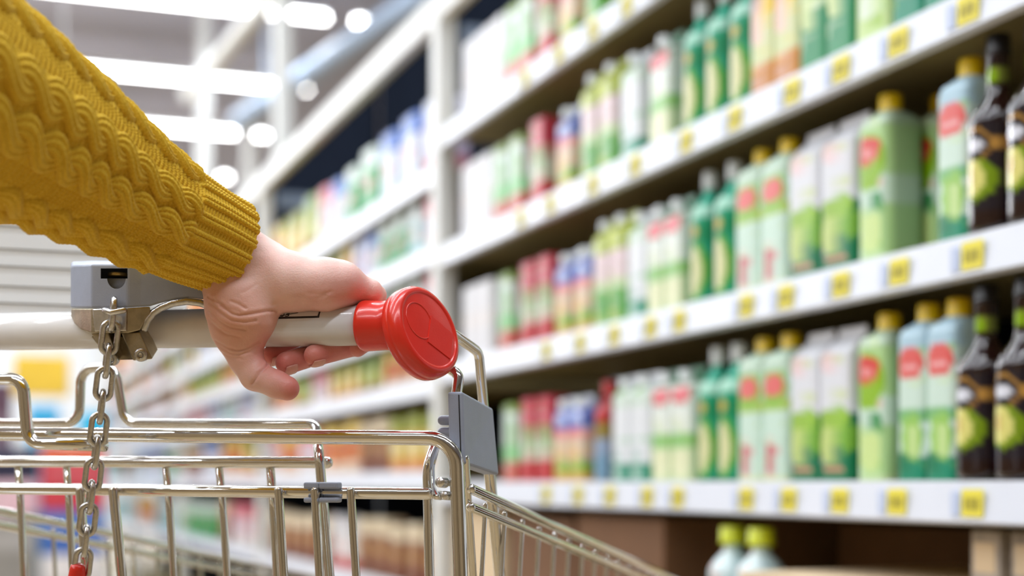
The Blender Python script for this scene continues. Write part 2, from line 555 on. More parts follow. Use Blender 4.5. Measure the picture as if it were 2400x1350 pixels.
ptype('teal', 'teal green bottle with white cap and pale pear', 'juice_bottle', 'bottle', .222, .07, .07,
      paint_fn((10, 160, 120), [(.70, .80, (170, 226, 206)), (.82, 1.01, (60, 190, 160)), (.5, .66, (0, 140, 90))],
               [(.55, .27, .42, .24, (92, 168, 50)), (.5, .27, .32, .20, (222, 222, 170)), (.5, .60, .16, .05, (196, 170, 50))],
               (0, 112, 82)), 'cap_white', 'juice bottle')
ptype('redlogo', 'pale green carton with dark green top and pink logo', 'juice_carton', 'gable', .212, .082, .07,
      paint_fn((226, 234, 228), [(.88, 1.01, (40, 120, 80)), (.30, .42, (150, 200, 120)), (0, .30, (208, 224, 180))],
               [(.5, .76, .46, .09, (226, 82, 96)), (.5, .76, .3, .035, (240, 180, 186)), (.3, .16, .2, .12, (230, 232, 190)),
                (.75, .16, .2, .12, (226, 230, 190)), (.5, .36, .3, .05, (104, 180, 80))], (200, 220, 206)), 'cap_white')
ptype('tealfoot', 'white carton with white cap and teal green foot', 'juice_carton', 'gable', .214, .082, .07,
      paint_fn((226, 230, 236), [(0, .16, (20, 140, 110)), (.70, .86, (214, 228, 220))],
               [(.2, .86, .18, .05, (120, 180, 70)), (.4, .72, .1, .14, (120, 190, 130)), (.3, .08, .2, .05, (200, 226, 214))],
               (214, 222, 226)), 'cap_white')
ptype('blue', 'small carton with blue and white top and peach fruit', 'juice_carton', 'gable', .186, .075, .06,
      paint_fn((224, 196, 160), [(.60, .92, (84, 120, 206)), (.92, 1.01, (200, 206, 220)), (.50, .60, (232, 150, 150)),
                                 (0, .12, (214, 170, 80)), (.12, .24, (120, 170, 50))],
               [(.5, .76, .34, .09, (206, 216, 244)), (.3, .3, .22, .12, (236, 190, 130)), (.7, .2, .2, .1, (150, 196, 80)),
                (.15, .6, .2, .05, (200, 50, 110))], (196, 150, 140)), 'cap_white')
ptype('redtop', 'crimson-topped carton with pale middle and red foot', 'juice_carton', 'brick', .195, .075, .06,
      paint_fn((208, 220, 196), [(.66, 1.01, (196, 52, 74)), (0, .26, (192, 36, 44)), (.52, .66, (190, 150, 130))],
               [(.5, .78, .3, .08, (222, 130, 146)), (.5, .42, .3, .12, (222, 232, 222)), (.8, .5, .12, .14, (110, 160, 60))],
               (190, 120, 110)))
ptype('mint', 'mint and white carton with orange-red foot', 'juice_carton', 'brick', .188, .078, .06,
      paint_fn((218, 236, 230), [(0, .24, (208, 78, 64)), (.24, .46, (150, 220, 160)), (.88, 1.01, (130, 160, 60))],
               [(.3, .62, .3, .14, (228, 242, 240)), (.8, .6, .14, .2, (112, 176, 70))], (206, 216, 206)))
ptype('limepink', 'tall carton with lime top, pink middle and green foot', 'juice_carton', 'gable', .226, .075, .07,
      paint_fn((222, 200, 206), [(.66, 1.01, (200, 214, 74)), (0, .30, (110, 178, 70)), (.30, .42, (190, 212, 160))],
               [(.4, .8, .3, .1, (222, 232, 130)), (.85, .74, .1, .1, (130, 150, 10)), (.8, .18, .16, .14, (50, 150, 40)),
                (.3, .1, .3, .05, (190, 200, 110))], (196, 190, 120)), 'cap_white')
ptype('plain', 'plain white unprinted carton', 'juice_carton', 'brick', .19, .085, .07,
      paint_fn((226, 226, 232), [(.4, .62, (230, 226, 228))], [], (226, 228, 232)))
ptype('amber', 'dark amber juice bottle with black pear label', 'amber_bottle', 'tall', .235, .078, .078,
      paint_fn((30, 7, 10), [(.10, .60, (24, 20, 34)), (.44, .50, (196, 146, 70)), (.82, .90, (150, 168, 60))],
               [(.5, .47, .34, .095, (176, 130, 60)), (.5, .47, .28, .075, (22, 20, 34)), (.5, .47, .2, .04, (226, 228, 240)),
                (.52, .28, .40, .12, (120, 150, 20)), (.42, .29, .30, .10, (226, 220, 130)), (.42, .30, .12, .045, (216, 190, 110)),
                (.6, .86, .3, .035, (140, 180, 20))], (26, 10, 12)), 'cap_black', 'bottle')
ptype('berry', 'brown-topped carton with pink flower and orange foot', 'juice_carton', 'brick', .235, .08, .07,
      paint_fn((206, 214, 160), [(.72, 1.01, (104, 62, 64)), (.62, .72, (196, 160, 170)), (0, .24, (206, 136, 40)), (0, .05, (140, 50, 30))],
               [(.35, .5, .34, .14, (240, 196, 190)), (.8, .62, .24, .08, (236, 200, 40)), (.6, .14, .3, .08, (190, 120, 20))],
               (150, 100, 90)))
ptype('apple', 'green carton covered with white and lime apples', 'juice_carton', 'brick', .235, .08, .07,
      paint_fn((206, 224, 190), [(0, .4, (24, 138, 84))],
               [(.3, .72, .26, .14, (226, 236, 220)), (.75, .6, .24, .15, (120, 180, 60)), (.35, .4, .28, .14, (212, 226, 160)),
                (.2, .85, .2, .08, (20, 140, 90)), (.5, .05, .24, .04, (190, 110, 110))], (150, 196, 130)))
ptype('pale', 'pale green carton with small lime leaves', 'juice_carton', 'brick', .235, .08, .07,
      paint_fn((196, 220, 150), [(.8, 1.01, (60, 170, 110))],
               [(.3, .6, .2, .12, (230, 238, 220)), (.7, .45, .2, .14, (140, 186, 50)), (.35, .25, .2, .1, (226, 236, 226)),
                (.7, .12, .16, .07, (150, 190, 60))], (190, 216, 190)))
ptype('tealbox', 'deep teal carton with a lime fruit', 'juice_carton', 'brick', .235, .085, .07,
      paint_fn((0, 136, 104), [(.9, 1.01, (0, 110, 80))], [(.5, .45, .4, .2, (120, 176, 40)), (.5, .5, .25, .12, (212, 226, 170))], (0, 110, 90)))
ptype('redcap', 'red-capped bottle with olive band and pale blue foot', 'juice_bottle', 'bottle', .19, .062, .062,
      paint_fn((150, 170, 200), [(.66, 1.01, (186, 34, 44)), (.46, .66, (150, 130, 60)), (0, .3, (120, 160, 190))], [], (100, 60, 50)),
      'cap_red', 'juice bottle')
ptype('milkjug', 'white milk jug with lime cap and green label', 'milk_jug', 'bottle', .25, .09, .09,
      paint_fn((214, 232, 236), [(0, .34, (120, 180, 60)), (.34, .40, (60, 140, 60))], [(.35, .15, .3, .1, (230, 130, 110))], (160, 196, 206)),
      'cap_lime', 'milk jug')
# small goods of the farther racks
small = [('orange carton with yellow top', (222, 130, 60), (230, 200, 90), (240, 222, 200), (200, 80, 40)),
         ('white carton with blue band', (224, 232, 244), (90, 130, 214), (206, 220, 240), (236, 190, 200)),
         ('green carton with white label', (40, 170, 92), (220, 236, 230), (30, 150, 80), (220, 150, 150)),
         ('pink and white carton', (240, 206, 212), (226, 112, 130), (238, 236, 240), (200, 210, 240)),
         ('yellow carton with orange fruit', (232, 206, 110), (150, 160, 40), (222, 140, 70), (240, 226, 190)),
         ('lavender carton with red dot', (208, 200, 232), (200, 210, 240), (214, 70, 80), (224, 226, 240)),
         ('lime carton with brown fruit', (180, 196, 70), (110, 150, 40), (170, 110, 60), (226, 226, 180)),
         ('pale aqua carton', (190, 224, 230), (226, 238, 240), (120, 190, 200), (230, 200, 190)),
         ('brown carton with cream label', (150, 96, 60), (236, 220, 190), (120, 60, 40), (196, 150, 90)),
         ('white carton with red foot', (236, 236, 238), (226, 226, 232), (206, 60, 60), (240, 200, 200))]
for k, (d, a, b_, c_, e_) in enumerate(small):
    ptype('small%d' % k, d, 'drink_carton', 'brick', .150, .105, .07,
          paint_fn(a, [(.70, 1.01, b_), (0, .22, c_)], [(.5, .46, .34, .16, e_)], a), None, 'drink carton')

def loft(name, rings, n, expo, paint, m, height):
    """rings: (z, halfw (y), halfd (x)); front faces -x"""
    verts = []; cols_u = []; cols_v = []; fr = []
    ang = np.linspace(0, 2 * np.pi, n, endpoint=False) + np.pi / n
    for z, hw, hd, ex in rings:
        cs, sn = np.cos(ang), np.sin(ang)
        yy = np.sign(sn) * np.abs(sn) ** (2 / ex) * hw
        xx = -np.sign(cs) * np.abs(cs) ** (2 / ex) * hd
        for x, y in zip(xx, yy):
            verts.append((x, y, z)); cols_v.append(z / height)
            cols_u.append(.5 - y / (2 * max(hw, 1e-4))); fr.append(x < -hd * .55)
    faces = []
    for i in range(len(rings) - 1):
        for k in range(n):
            faces.append((i * n + k, (i) * n + (k + 1) % n, (i + 1) * n + (k + 1) % n, (i + 1) * n + k))
    faces.append(tuple(range(n))); faces.append(tuple(reversed(range((len(rings) - 1) * n, len(rings) * n))))
    me = bpy.data.meshes.new(name)
    me.from_pydata(verts, [], faces)
    bm = bmesh.new(); bm.from_mesh(me); bmesh.ops.recalc_face_normals(bm, faces=bm.faces); bm.to_mesh(me); bm.free()
    col = paint(np.array(cols_u), np.array(cols_v), np.array(fr))
    at = me.color_attributes.new('print', 'FLOAT_COLOR', 'POINT')
    c4 = np.ones((len(verts), 4), dtype=np.float32); c4[:, :3] = col
    at.data.foreach_set('color', c4.ravel())
    me.polygons.foreach_set('use_smooth', [expo < 4] * len(me.polygons))
    me.materials.append(M[m])
    return me

def make_proto(key):
    t = TYPES[key]
    h, hw, hd = t['h'], t['w'] / 2 - .0015, t['d'] / 2
    zs = lambda a, b, n: list(np.linspace(a, b, n))
    sh = t['shape']
    capz = None
    if sh == 'brick':
        rings = [(z, hw, hd, 9) for z in zs(0, h - .002, 34)] + [(h, hw - .003, hd - .003, 9)]
    elif sh == 'gable':
        hb = h - .042
        rings = [(z, hw, hd, 9) for z in zs(0, hb, 32)]
        for z, k in ((hb + .008, .82), (hb + .018, .52), (hb + .028, .16)):
            rings.append((z, hw * (1 - (1 - k) * .12), hd * k, 9))
        rings += [(hb + .029, hw * .9, .003, 9), (h, hw * .9, .002, 9)]
        capz = (h - .026, -hd * .6)
    elif sh == 'prisma':
        hb = h - .022
        rings = [(z, hw, hd, 6) for z in zs(0, hb, 34)] + [(hb + .010, hw * .93, hd * .93, 5), (h - .004, hw * .62, hd * .62, 3), (h, hw * .5, hd * .5, 2)]
        capz = (h - .003, 0)
    elif sh == 'bottle':
        rings = [(0, hw * .9, hd * .9, 2.4), (.004, hw, hd, 2.4)] + [(z, hw, hd, 2.4) for z in zs(.01, h * .74, 28)]
        for a in zs(0, 1, 9)[1:]:
            k = 1 - .66 * (math.sin((a - .5) * math.pi) + 1) / 2
            rings.append((h * .74 + a * h * .20, hw * k, hd * k, 2.2))
        rings += [(h, hw * .33, hd * .33, 2)]
        capz = (h - .012, 0)
    elif sh == 'tall':
        rings = [(0, hw * .9, hd * .9, 2), (.005, hw, hd, 2)] + [(z, hw, hd, 2) for z in zs(.012, h * .60, 26)]
        for a in zs(0, 1, 12)[1:]:
            k = 1 - .62 * (math.sin((a - .5) * math.pi) + 1) / 2
            rings.append((h * .60 + a * h * .20, hw * k, hd * k, 2))
        rings += [(z, hw * .38, hd * .38, 2) for z in zs(h * .81, h, 8)]
        capz = (h - .004, 0)
    me = loft(t['name'], rings, 40, rings[0][3], t['paint'], 'bottle' if sh == 'tall' else 'printed', h)
    o = bpy.data.objects.new(t['name'], me); COL.objects.link(o)
    t['total'] = h
    if t['cap'] and capz:
        mb = MB(); z0, xo = capz
        cr, ch = {'prisma': (.0165, .028), 'gable': (.014, .020), 'bottle': (.0155, .032), 'tall': (.0165, .026)}[sh]
        if t['name'] == 'milk_jug': cr, ch = .026, .034
        mb.lathe((xo, 0, z0), (0, 0, 1), [(cr, 0), (cr, ch * .15), (cr * .97, ch * .2), (cr * .95, ch * .9), (cr * .85, ch), (.001, ch)], 20)
        c = mb.build('cap', t['cap'], o)
        t['total'] = z0 + ch
    t['proto'] = o; t['used'] = False
    return o

def put(key, x, y, z, label, group, rot=0.0, scale=1.0):
    t = TYPES[key]
    if t['proto'] is None: make_proto(key)
    if not t['used']:
        o = t['proto']; t['used'] = True
    else:
        src = t['proto']
        o = src.copy(); COL.objects.link(o)
        for ch in src.children:
            c = ch.copy(); COL.objects.link(c); c.parent = o
    o.location = (x, y, z + .0008); o.rotation_euler = (0, 0, rot); o.scale = (scale,) * 3
    tag(o, label, t['cat'], group)
    return o

SHELF_WORDS = {1: 'lowest full shelf', 2: 'second shelf up', 3: 'third shelf up', 4: 'top shelf'}
ORD = ['first', 'second', 'third', 'fourth', 'fifth', 'sixth', 'seventh', 'eighth', 'ninth', 'tenth', 'eleventh', 'twelfth',
       'thirteenth', 'fourteenth', 'fifteenth', 'sixteenth', 'seventeenth', 'eighteenth', 'nineteenth', 'twentieth']
def member(k, n):
    if n == 1: return ''
    if n == 2: return ('left of two, ', 'right of two, ')[k]
    if n == 3: return ('left of three, ', 'middle of three, ', 'right of three, ')[k]
    return f'{ORD[k]} of {n} from left, '

PLAN = {
    1: [('mint', 1170, 1215, 1), ('redtop', 1215, 1293, 2), ('blue', 1295, 1368, 2), ('redcap', 1372, 1425, 1), ('tealfoot', 1432, 1520, 2),
        ('redlogo', 1524, 1618, 2), ('teal', 1622, 1718, 2), ('pink', 1724, 1842, 2), ('gable', 1848, 1992, 2), ('lime', 1996, 2082, 1),
        ('pear', 2098, 2236, 2), ('amber', 2210, 2396, 2)],
    2: [('plain', 1082, 1150, 3), ('mint', 1152, 1212, 1), ('redtop', 1214, 1292, 2), ('blue', 1294, 1384, 2), ('limepink', 1388, 1464, 2),
        ('tealfoot', 1468, 1512, 1), ('redlogo', 1514, 1596, 2), ('teal', 1600, 1712, 2), ('pink', 1718, 1840, 2), ('gable', 1844, 2000, 2),
        ('lime', 2002, 2080, 1), ('pear', 2190, 2266, 1), ('amber', 2237, 2425, 2)],
    3: [('plain', 1080, 1148, 3), ('mint', 1150, 1224, 2), ('redtop', 1226, 1288, 1), ('blue', 1290, 1352, 1), ('limepink', 1356, 1442, 2),
        ('tealfoot', 1446, 1504, 1), ('redlogo', 1506, 1582, 1), ('teal', 1584, 1750, 3), ('berry', 1756, 1870, 2), ('apple', 1872, 1998, 2),
        ('pale', 2000, 2085, 1), ('tealbox', 2088, 2240, 2), ('apple', 2244, 2420, 2)],
    4: [('plain', 1084, 1176, 4), ('mint', 1180, 1244, 2), ('redtop', 1246, 1300, 1), ('blue', 1302, 1352, 1), ('limepink', 1356, 1420, 1),
        ('teal', 1424, 1540, 2), ('tealfoot', 1544, 1620, 2), ('redlogo', 1624, 1760, 2), ('pink', 1764, 1920, 2)],
}
seen = {}
for sh, items in PLAN.items():
    z = NEAR_LV[sh]
    for key, a, b, n in items:
        t = TYPES[key]
        fx = FX - .008 if t['shape'] == 'tall' else FX + .012
        y0, y1 = ypx(a, fx), ypx(b, fx)
        wd = (y0 - y1) / n
        again = seen.get((sh, key), 0); seen[(sh, key)] = again + 1
        wide = min(1.12, max(.8, wd / t['w'])) if t['shape'] not in ('tall', 'bottle') else min(1.0, wd / t['w'] * .985)
        for k in range(n):
            yc = y0 - wd * (k + .5)
            mw = member(k, n).replace('two', 'the rightmost two') if again else member(k, n)
            lab = f"{t['desc']}, {mw}{SHELF_WORDS[sh]}"
            grp = f"{t['desc']}s on the near rack, {SHELF_WORDS[sh]}"
            if 'of three' in lab or 'of four' in lab: pass
            o = put(key, fx + t['d'] / 2, yc, z + (.003 if t['shape'] == 'tall' else 0), lab, grp, rot=random.uniform(-.02, .02))
            o.scale = (1, wide, 1)
# the second carton deep behind the single leaf carton on two shelves
for sh in (1, 2):
    t = TYPES['lime']
    put('lime', FX + .012 + .034 + .075, (ypx(1996) + ypx(2082)) / 2 - .004, NEAR_LV[sh],
        f"second-row yellow-capped leaf carton, behind the front leaf carton, {SHELF_WORDS[sh]}", 'second row leaf cartons')
for sh, px in ((2, 2140),):
    put('lime', FX + .012 + .034 + .06, ypx(px), NEAR_LV[sh],
        'yellow-capped leaf carton set back between leaf carton and pear carton, second shelf up', 'second row leaf cartons')

# goods under the lowest full shelf of the near rack
def cardboard_box(lo, hi, m, label, group='cardboard boxes under the lowest full shelf'):
    cx = ((lo[0] + hi[0]) / 2, (lo[1] + hi[1]) / 2, lo[2])
    r = empty('cardboard_box', cx, label, 'box', group)
    mb = MB(); mb.box(lo, (hi[0], hi[1], hi[2] - .003)); mb.build('box_body', m, r, bevel=.003)
    mb = MB()
    g = .002
    ym = (lo[1] + hi[1]) / 2
    mb.box((lo[0], lo[1], hi[2] - .003), (hi[0], ym - g, hi[2])); mb.box((lo[0], ym + g, hi[2] - .003), (hi[0], hi[1], hi[2])); mb.build('flap', m, r)
    return r
zb = NEAR_LV[0]
cardboard_box((1.15, 1.66, zb + .003), (1.56, 2.12, zb + .180), 'cardboard_light', 'pale cardboard box with a flat top at the bottom right')
cardboard_box((1.26, 2.62, zb + .001), (1.70, 3.05, zb + .25), 'cardboard', 'brown cardboard box under the rail beside the jugs')
cardboard_box((1.27, 3.10, zb + .001), (1.70, 3.50, zb + .24), 'cardboard', 'brown cardboard box seen just right of the trolley leg')
cardboard_box((1.26, 3.54, zb + .001), (1.70, 3.92, zb + .25), 'cardboard_light', 'pale cardboard box right beside the first white post')
cardboard_box((1.60, 1.72, zb + .001), (1.745, 2.55, zb + .24), 'cardboard', 'long brown box at the back behind the pale box')
for k in range(2):
    put('milkjug', 1.265, ypx(1718 + 66 * k, 1.265), zb + .003, f"white milk jug with lime cap and green label, {('left', 'right')[k]} one of two", 'milk jugs beside the pale box', 0, .88)
for k, (px, c) in enumerate(((2250, 0), (2345, 1), (2440, 2))):
    y = ypx(px)
    mb = MB(); mb.box((1.28, y - .03, zb + .1805), (1.34, y + .03, zb + .1805 + .075))
    root = mb.build('spice_box', mat('spice box %d' % k, rgb(*[(176, 166, 156), (170, 160, 150), (150, 30, 40)][c]), .2, 60, rough=.6), at=(1.31, y, zb + .1805), bevel=.002)
    tag(root, ['grey small box standing left on the pale cardboard box', 'grey small box standing second on the pale cardboard box',
               'red small box at the right end of the pale cardboard box'][k], 'box', 'small boxes on the pale cardboard box')
    mb = MB(); mb.box((1.2785, y - .022, zb + .200), (1.2799, y + .022, zb + .240)); mb.build('box_label', 'cardboard_light', root)

# far racks
SEQ = {5: [5, 1, 1, 2, 2, 1, 3, 6, 4, 4, 0, 6, 0, 3, 1, 7], 4: [3, 7, 2, 2, 1, 5, 0, 4, 6, 0, 4, 3, 0, 7], 3: [3, 7, 2, 2, 1, 1, 0, 4, 6, 0]}
def fill_far(i, step, scale, keys, seedv):
    rr = random.Random(seedv)
    lv = FAR_LV
    words = ['bottom', 'second', 'third', 'fourth', 'fifth', 'top']
    for k, z in enumerate(lv):
        if k + 1 < len(lv): room_h = lv[k + 1] - .056 - z
        else: room_h = .26
        y = POSTS[i] + .135
        n = 0; run = 0; key = None
        while y < POSTS[i + 1] - .12:
            if i == 1 and k in SEQ and n < len(SEQ[k]): key = 'small%d' % SEQ[k][n]; run = 1
            elif run == 0:
                key = rr.choice(keys[k] if isinstance(keys, dict) else keys); run = rr.choice((1, 2, 2, 3))
            sc = min(scale * (1.18 if k == 5 else 1) * rr.uniform(.94, 1.06), room_h * .92 / .150)
            t = TYPES[key]
            put(key, FX + .012 + .04 * sc, y, z,
                f"{t['desc']}, {ORD[min(n, 19)]} carton from nearer post, {words[k]} shelf, {rack_names[i]} rack",
                f"drink cartons on the {rack_names[i]} rack", rr.uniform(-.03, .03), sc)
            y += step * sc if sc > .9 else step * .9; n += 1; run -= 1
S_ = ['small%d' % k for k in range(10)]
warm = ['small0', 'small4', 'small6', 'small8', 'small0']; cool = ['small1', 'small2', 'small5', 'small7', 'small3', 'small9']
fill_far(1, .165, 1.15, {0: ['small8', 'small8', 'small9'], 1: warm + ['small7', 'small3'], 2: warm + ['small1', 'small3'], 3: cool, 4: warm + cool, 5: cool + warm}, 3)
fill_far(2, .26, 1.25, {0: ['small8', 'small2', 'small3'], 1: warm + cool, 2: cool + ['small0'], 3: warm, 4: cool + warm, 5: warm + ['small1']}, 5)
fill_far(3, .42, 1.3, S_, 9)
fill_far(4, .62, 1.3, S_, 11)

# price cards on the rails
def price_tag(y, z, n, sh, kind):
    mb = MB()
    w_, h_ = .044, .036
    x = FX - .0115
    mb.box((x, y - w_ / 2, z - .045), (x + .0012, y + w_ / 2, z - .045 + h_))
    o = mb.build('price_tag', 'tag', at=(x, y, z - .045))
    mb = MB()
    for a, b in ((-.014, -.004), (-.001, .006), (.009, .015)):
        mb.box((x - .0006, y + a, z - .036), (x, y + b, z - .020))
    mb.build('printed_price', 'tag_print', o)
    mb = MB(); mb.box((x, y + .027, z - .044), (x + .0012, y + .045, z - .012)); mb.build('blue_card', 'tag_blue', o)
    tag(o, f"yellow price card, {ORD[n]} from the right end, on the rail of the {SHELF_WORDS[sh]}", 'price tag', 'yellow price cards on the white rails')
TAGS = {1: [2295, 2117, 1982, 1862, 1762, 1600, 1528, 1440, 1365, 1290], 2: [2295, 2122, 1985, 1855, 1762, 1604, 1536, 1450, 1370, 1290],
        3: [2285, 2120, 1985, 1870, 1735, 1620, 1500, 1400, 1300, 1230], 4: [1560, 1480, 1400, 1320, 1240]}
for sh, pxs in TAGS.items():
    for n, px in enumerate(pxs):
        price_tag(ypx(px), NEAR_LV[sh], n, sh, 0)

# ------------------------------------------------------------------ things at the far left
def slat_panel():
    D = 1.62
    a = W(-220, HOR, D); b = W(440, HOR, D)
    d = Vector((1, -.03, 0)).normalized()
    y = b.y
    x0, x1 = -.75, b.x
    root = empty('slatted_stand', (x0 + .02, y, 0), 'white slatted panel stand behind the grey coin lock', 'display stand')
    zt = lambda py: EYE + (HOR - py) / F * D
    mb = MB(); mb.box((x0, y + .012, zt(800)), (x1, y + .022, zt(420))); mb.build('back_board', 'slat', root)
    edges = [440, 500, 552, 604, 643, 688, 726, 766, 800]
    for k in range(len(edges) - 1):
        z1, z0 = zt(edges[k]), zt(edges[k + 1])
        mb = MB()
        pr = [(y + .012, z0 + .0003), (y - .001, z0 + .0003), (y + .0005, z1 - .0008), (y + .012, z1 - .0008)]
        mb.hexa([(x0, yy, zz) for yy, zz in pr], [(x1, yy, zz) for yy, zz in pr])
        mb.build('slat', 'slat', root)
    mb = MB(); mb.box((x0 - .02, y - .02, .02), (x0 + .02, y + .02, zt(420))); mb.build('stand_post', 'rack_white', root)
    mb = MB(); mb.box((x0 - .2, y - .2, 0), (x0 + .2, y + .2, .02)); mb.build('stand_foot', 'rack_white', root)
slat_panel()

def far_box(px0, px1, py0, py1, D, color, label, name='display_crate', floor=False):
    a = W(px0, py1, D); b = W(px1, py0, D)
    z0 = 0 if floor else a.z
    dep = abs(b.x - a.x) * .8
    y = (a.y + b.y) / 2
    m_ = mat('goods ' + label[:12], rgb(*color), .12, 5, rough=.6)
    mb = MB(); mb.box((a.x, y, z0), (b.x, y + dep, b.z))
    o = mb.build(name, m_, at=((a.x + b.x) / 2, y + dep / 2, z0), bevel=.01)
    tag(o, label, 'crate' if 'crate' in name else 'sign')
    mb = MB(); mb.box((a.x + .02, y - .006, b.z - (b.z - z0) * .35), (b.x - .02, y - .0005, b.z - (b.z - z0) * .15))
    mb.build('front_band', mat('band ' + label[:12], rgb(*[min(255, int(c * .8 + 50)) for c in color]), .1, 6, rough=.6), o)
    return o
FB = 1130 + .9 / 9.6 * F
STACK_A = [(1046, 1128, (30, 32, 60), 'dark navy crate on top of the far left stack'), (1128, 1205, (226, 190, 200), 'pale pink crate in the middle of the far left stack'),
           (1205, FB, (150, 146, 140), 'grey crate at the bottom of the far left stack')]
STACK_B = [(1044, 1080, (236, 104, 48), 'orange flat crate on top of the stack behind the hanging chain'), (1080, 1196, (206, 62, 74), 'crimson crate under the orange one, behind the hanging chain'),
           (1196, 1300, (70, 110, 190), 'blue crate under the crimson one, behind the hanging chain'), (1300, FB, (232, 226, 226), 'white crate at the bottom of the stack behind the chain')]
for st, x0, x1 in ((STACK_A, -80, 92), (STACK_B, 98, 250)):
    for y0, y1, c, l in st: far_box(x0, x1, y0 + .5, y1 - .5, 9.6, c, l, floor=False)
far_box(66, 140, 950, 1061, 10.8, (60, 176, 226), 'cyan crate standing left of the wire loop, behind the navy crate', floor=True)
far_box(186, 250, 966, 1061, 11.3, (20, 190, 230), 'cyan crate seen inside the wire loop behind the chain', floor=True)
far_box(-60, 30, 895, 1040, 12.0, (92, 60, 76), 'dark plum crate at the far left edge', floor=True)
def hanging_sign(px0, px1, py0, py1, D, color, label):
    a = W(px0, py1, D); b = W(px1, py0, D); y = (a.y + b.y) / 2
    r = empty('hanging_sign', ((a.x + b.x) / 2, y, a.z), label, 'sign')
    mb = MB(); mb.box((a.x, y, a.z), (b.x, y + .05, b.z)); mb.build('sign_board', mat('sign yellow', rgb(*color), .18, 3, rough=.5), r, bevel=.01)
    mb = MB()
    for x in (a.x + .05, b.x - .05): mb.tube([(x, y + .025, b.z), (x, y + .025, 5.86)], .008, 6)
    mb.build('hanger', 'housing', r)
hanging_sign(30, 165, 832, 930, 13.0, (240, 196, 60), 'yellow hanging sign far away just under the white handle, left of the chain')

# ------------------------------------------------------------------ shopping trolley
PXM = lambda px, o=0.0: CD(px, o) / F               # metres per pixel there
CART_ORG = C(300, 1130, .3); CART_ORG.z = 0
cart = empty('shopping_trolley', CART_ORG, 'chrome wire shopping trolley with white handle and red end cap', 'shopping trolley')
AX0, AX1 = C(-330, 783, 0), C(858, 763, 0)
AXD = (AX1 - AX0).normalized()
TUBE_R = .0160
mb = MB(); mb.tube([AX0, AX1 + AXD * .03], TUBE_R, 40, dome=False); handle = mb.build('handle', 'handle', cart)

# printed mark on the handle
def on_tube(px, ang, rr=TUBE_R + .00012):
    p0 = C(px, 775 - (px - 150) * 12 / 700, 0)
    t = (p0 - AX0).dot(AXD); p = AX0 + AXD * t
    out = (-FWD) ; out = (out - AXD * out.dot(AXD)).normalized()
    up = AXD.cross(out) if AXD.cross(out).z > 0 else -AXD.cross(out)
    return p + (out * math.cos(ang) + up * math.sin(ang)) * rr
def stroke(mb, pts, wpx):
    """a flat inked stroke lying on the tube: pts (px, degrees)"""
    hw = wpx / 2
    for (p0, a0), (p1, a1) in zip(pts[:-1], pts[1:]):
        n = max(1, int(abs(a1 - a0) / 4))
        dx, da = p1 - p0, (a1 - a0) * .78
        L = math.hypot(dx, da) or 1
        ox, oa = -da / L * hw, dx / L * hw / .78
        for i in range(n):
            t0, t1 = i / n, (i + 1) / n
            q = [(p0 + dx * t + s * ox, a0 + (a1 - a0) * t + s * oa) for t, s in ((t0, -1), (t1, -1), (t1, 1), (t0, 1))]
            mb.add([on_tube(x, R(a)) for x, a in q], [(0, 1, 2, 3)], False)
mb = MB()
stroke(mb, [(600, 20), (766, 22)], 5)
stroke(mb, [(764, 20), (764, 80)], 4)
stroke(mb, [(600, 80), (764, 80)], 4)
stroke(mb, [(658, 26), (658, 37), (669, 26), (669, 37)], 2)
stroke(mb, [(674, 35), (674, 27), (681, 26), (683, 35)], 2)
stroke(mb, [(695, 35), (688, 34), (689, 31), (695, 29), (693, 26), (686, 26)], 2)
stroke(mb, [(667, 25), (714, 38)], 2)
mb.build('printed_mark', 'ink', handle)

# red end cap
N_ = camdir(.776, -.559, .292).normalized()
MAJ = camdir(.352, 0, -.936)
MAJ = (MAJ - N_ * MAJ.dot(N_)).normalized()
MIN = N_.cross(MAJ)
if MIN.dot(camdir(1, 0, 0)) < 0: MIN = -MIN
cap_c = W(985, 782, 1.2035)
mb = MB()
mb.lathe(cap_c, N_, [(.0, -.0100), (.029, -.0100), (.0345, -.0090), (.0372, -.0066), (.0380, -.003), (.0381, -.0008), (.0378, -.0004), (.0381, 0), (.0380, .003),
                     (.0375, .0065), (.0360, .0090), (.0338, .0102), (.0318, .0104), (.0309, .0099), (.0304, .0093), (.0298, .0094), (0, .0094)], 96, MAJ)
cap = mb.build('end_cap', 'red', cart)
mb = MB()
mb.lathe(C(848, 764, 0) - AXD * .0, AXD, [(.0163, 0), (.0190, .0003), (.0202, .0016), (.0204, .004), (.0200, .012), (.0196, .020), (.0198, .034), (.010, .036)], 48)
mb.build('cap_collar', 'red', cap)
face0 = cap_c + N_ * .0094
def facept(dx, dy, h=0.0):
    a = dx * .352 + dy * .936; b = (dx * .936 - dy * .352) / .559
    return face0 + (MAJ * a + MIN * b) / 2970 + N_ * h
mb = MB()
pts = []
cc = facept(-21.8, -19)
for k in range(48):
    a = 2 * math.pi * k / 48
    pts.append(cc + (MAJ * math.cos(a) + MIN * math.sin(a)) * .0150)
mb.tube(pts, .0006, 8, closed=True); mb.build('embossed_ring', 'red', cap)
sq = [(2.4, -34), (52, 4.5), (47, 67), (-2.8, 30.6)]
mb = MB(); mb.hexa([facept(x, y, -.0004) for x, y in sq], [facept(x, y, .0007) for x, y in sq]); mb.build('embossed_square', 'red', cap)

# wires: helper for pixel paths on the trolley
def wire(name, path, wpx, parent=cart, m='chrome', fil=0, sides=16, dome=True):
    px, o = path[0][0], path[0][2]
    r = wpx / 2 * PXM(px, o)
    mb = MB(); mb.tube([C(*p) for p in path], r, sides, fil * PXM(px, o) if not isinstance(fil, list) else [f * PXM(px, o) for f in fil], dome=dome)
    return mb.build(name, m, parent)

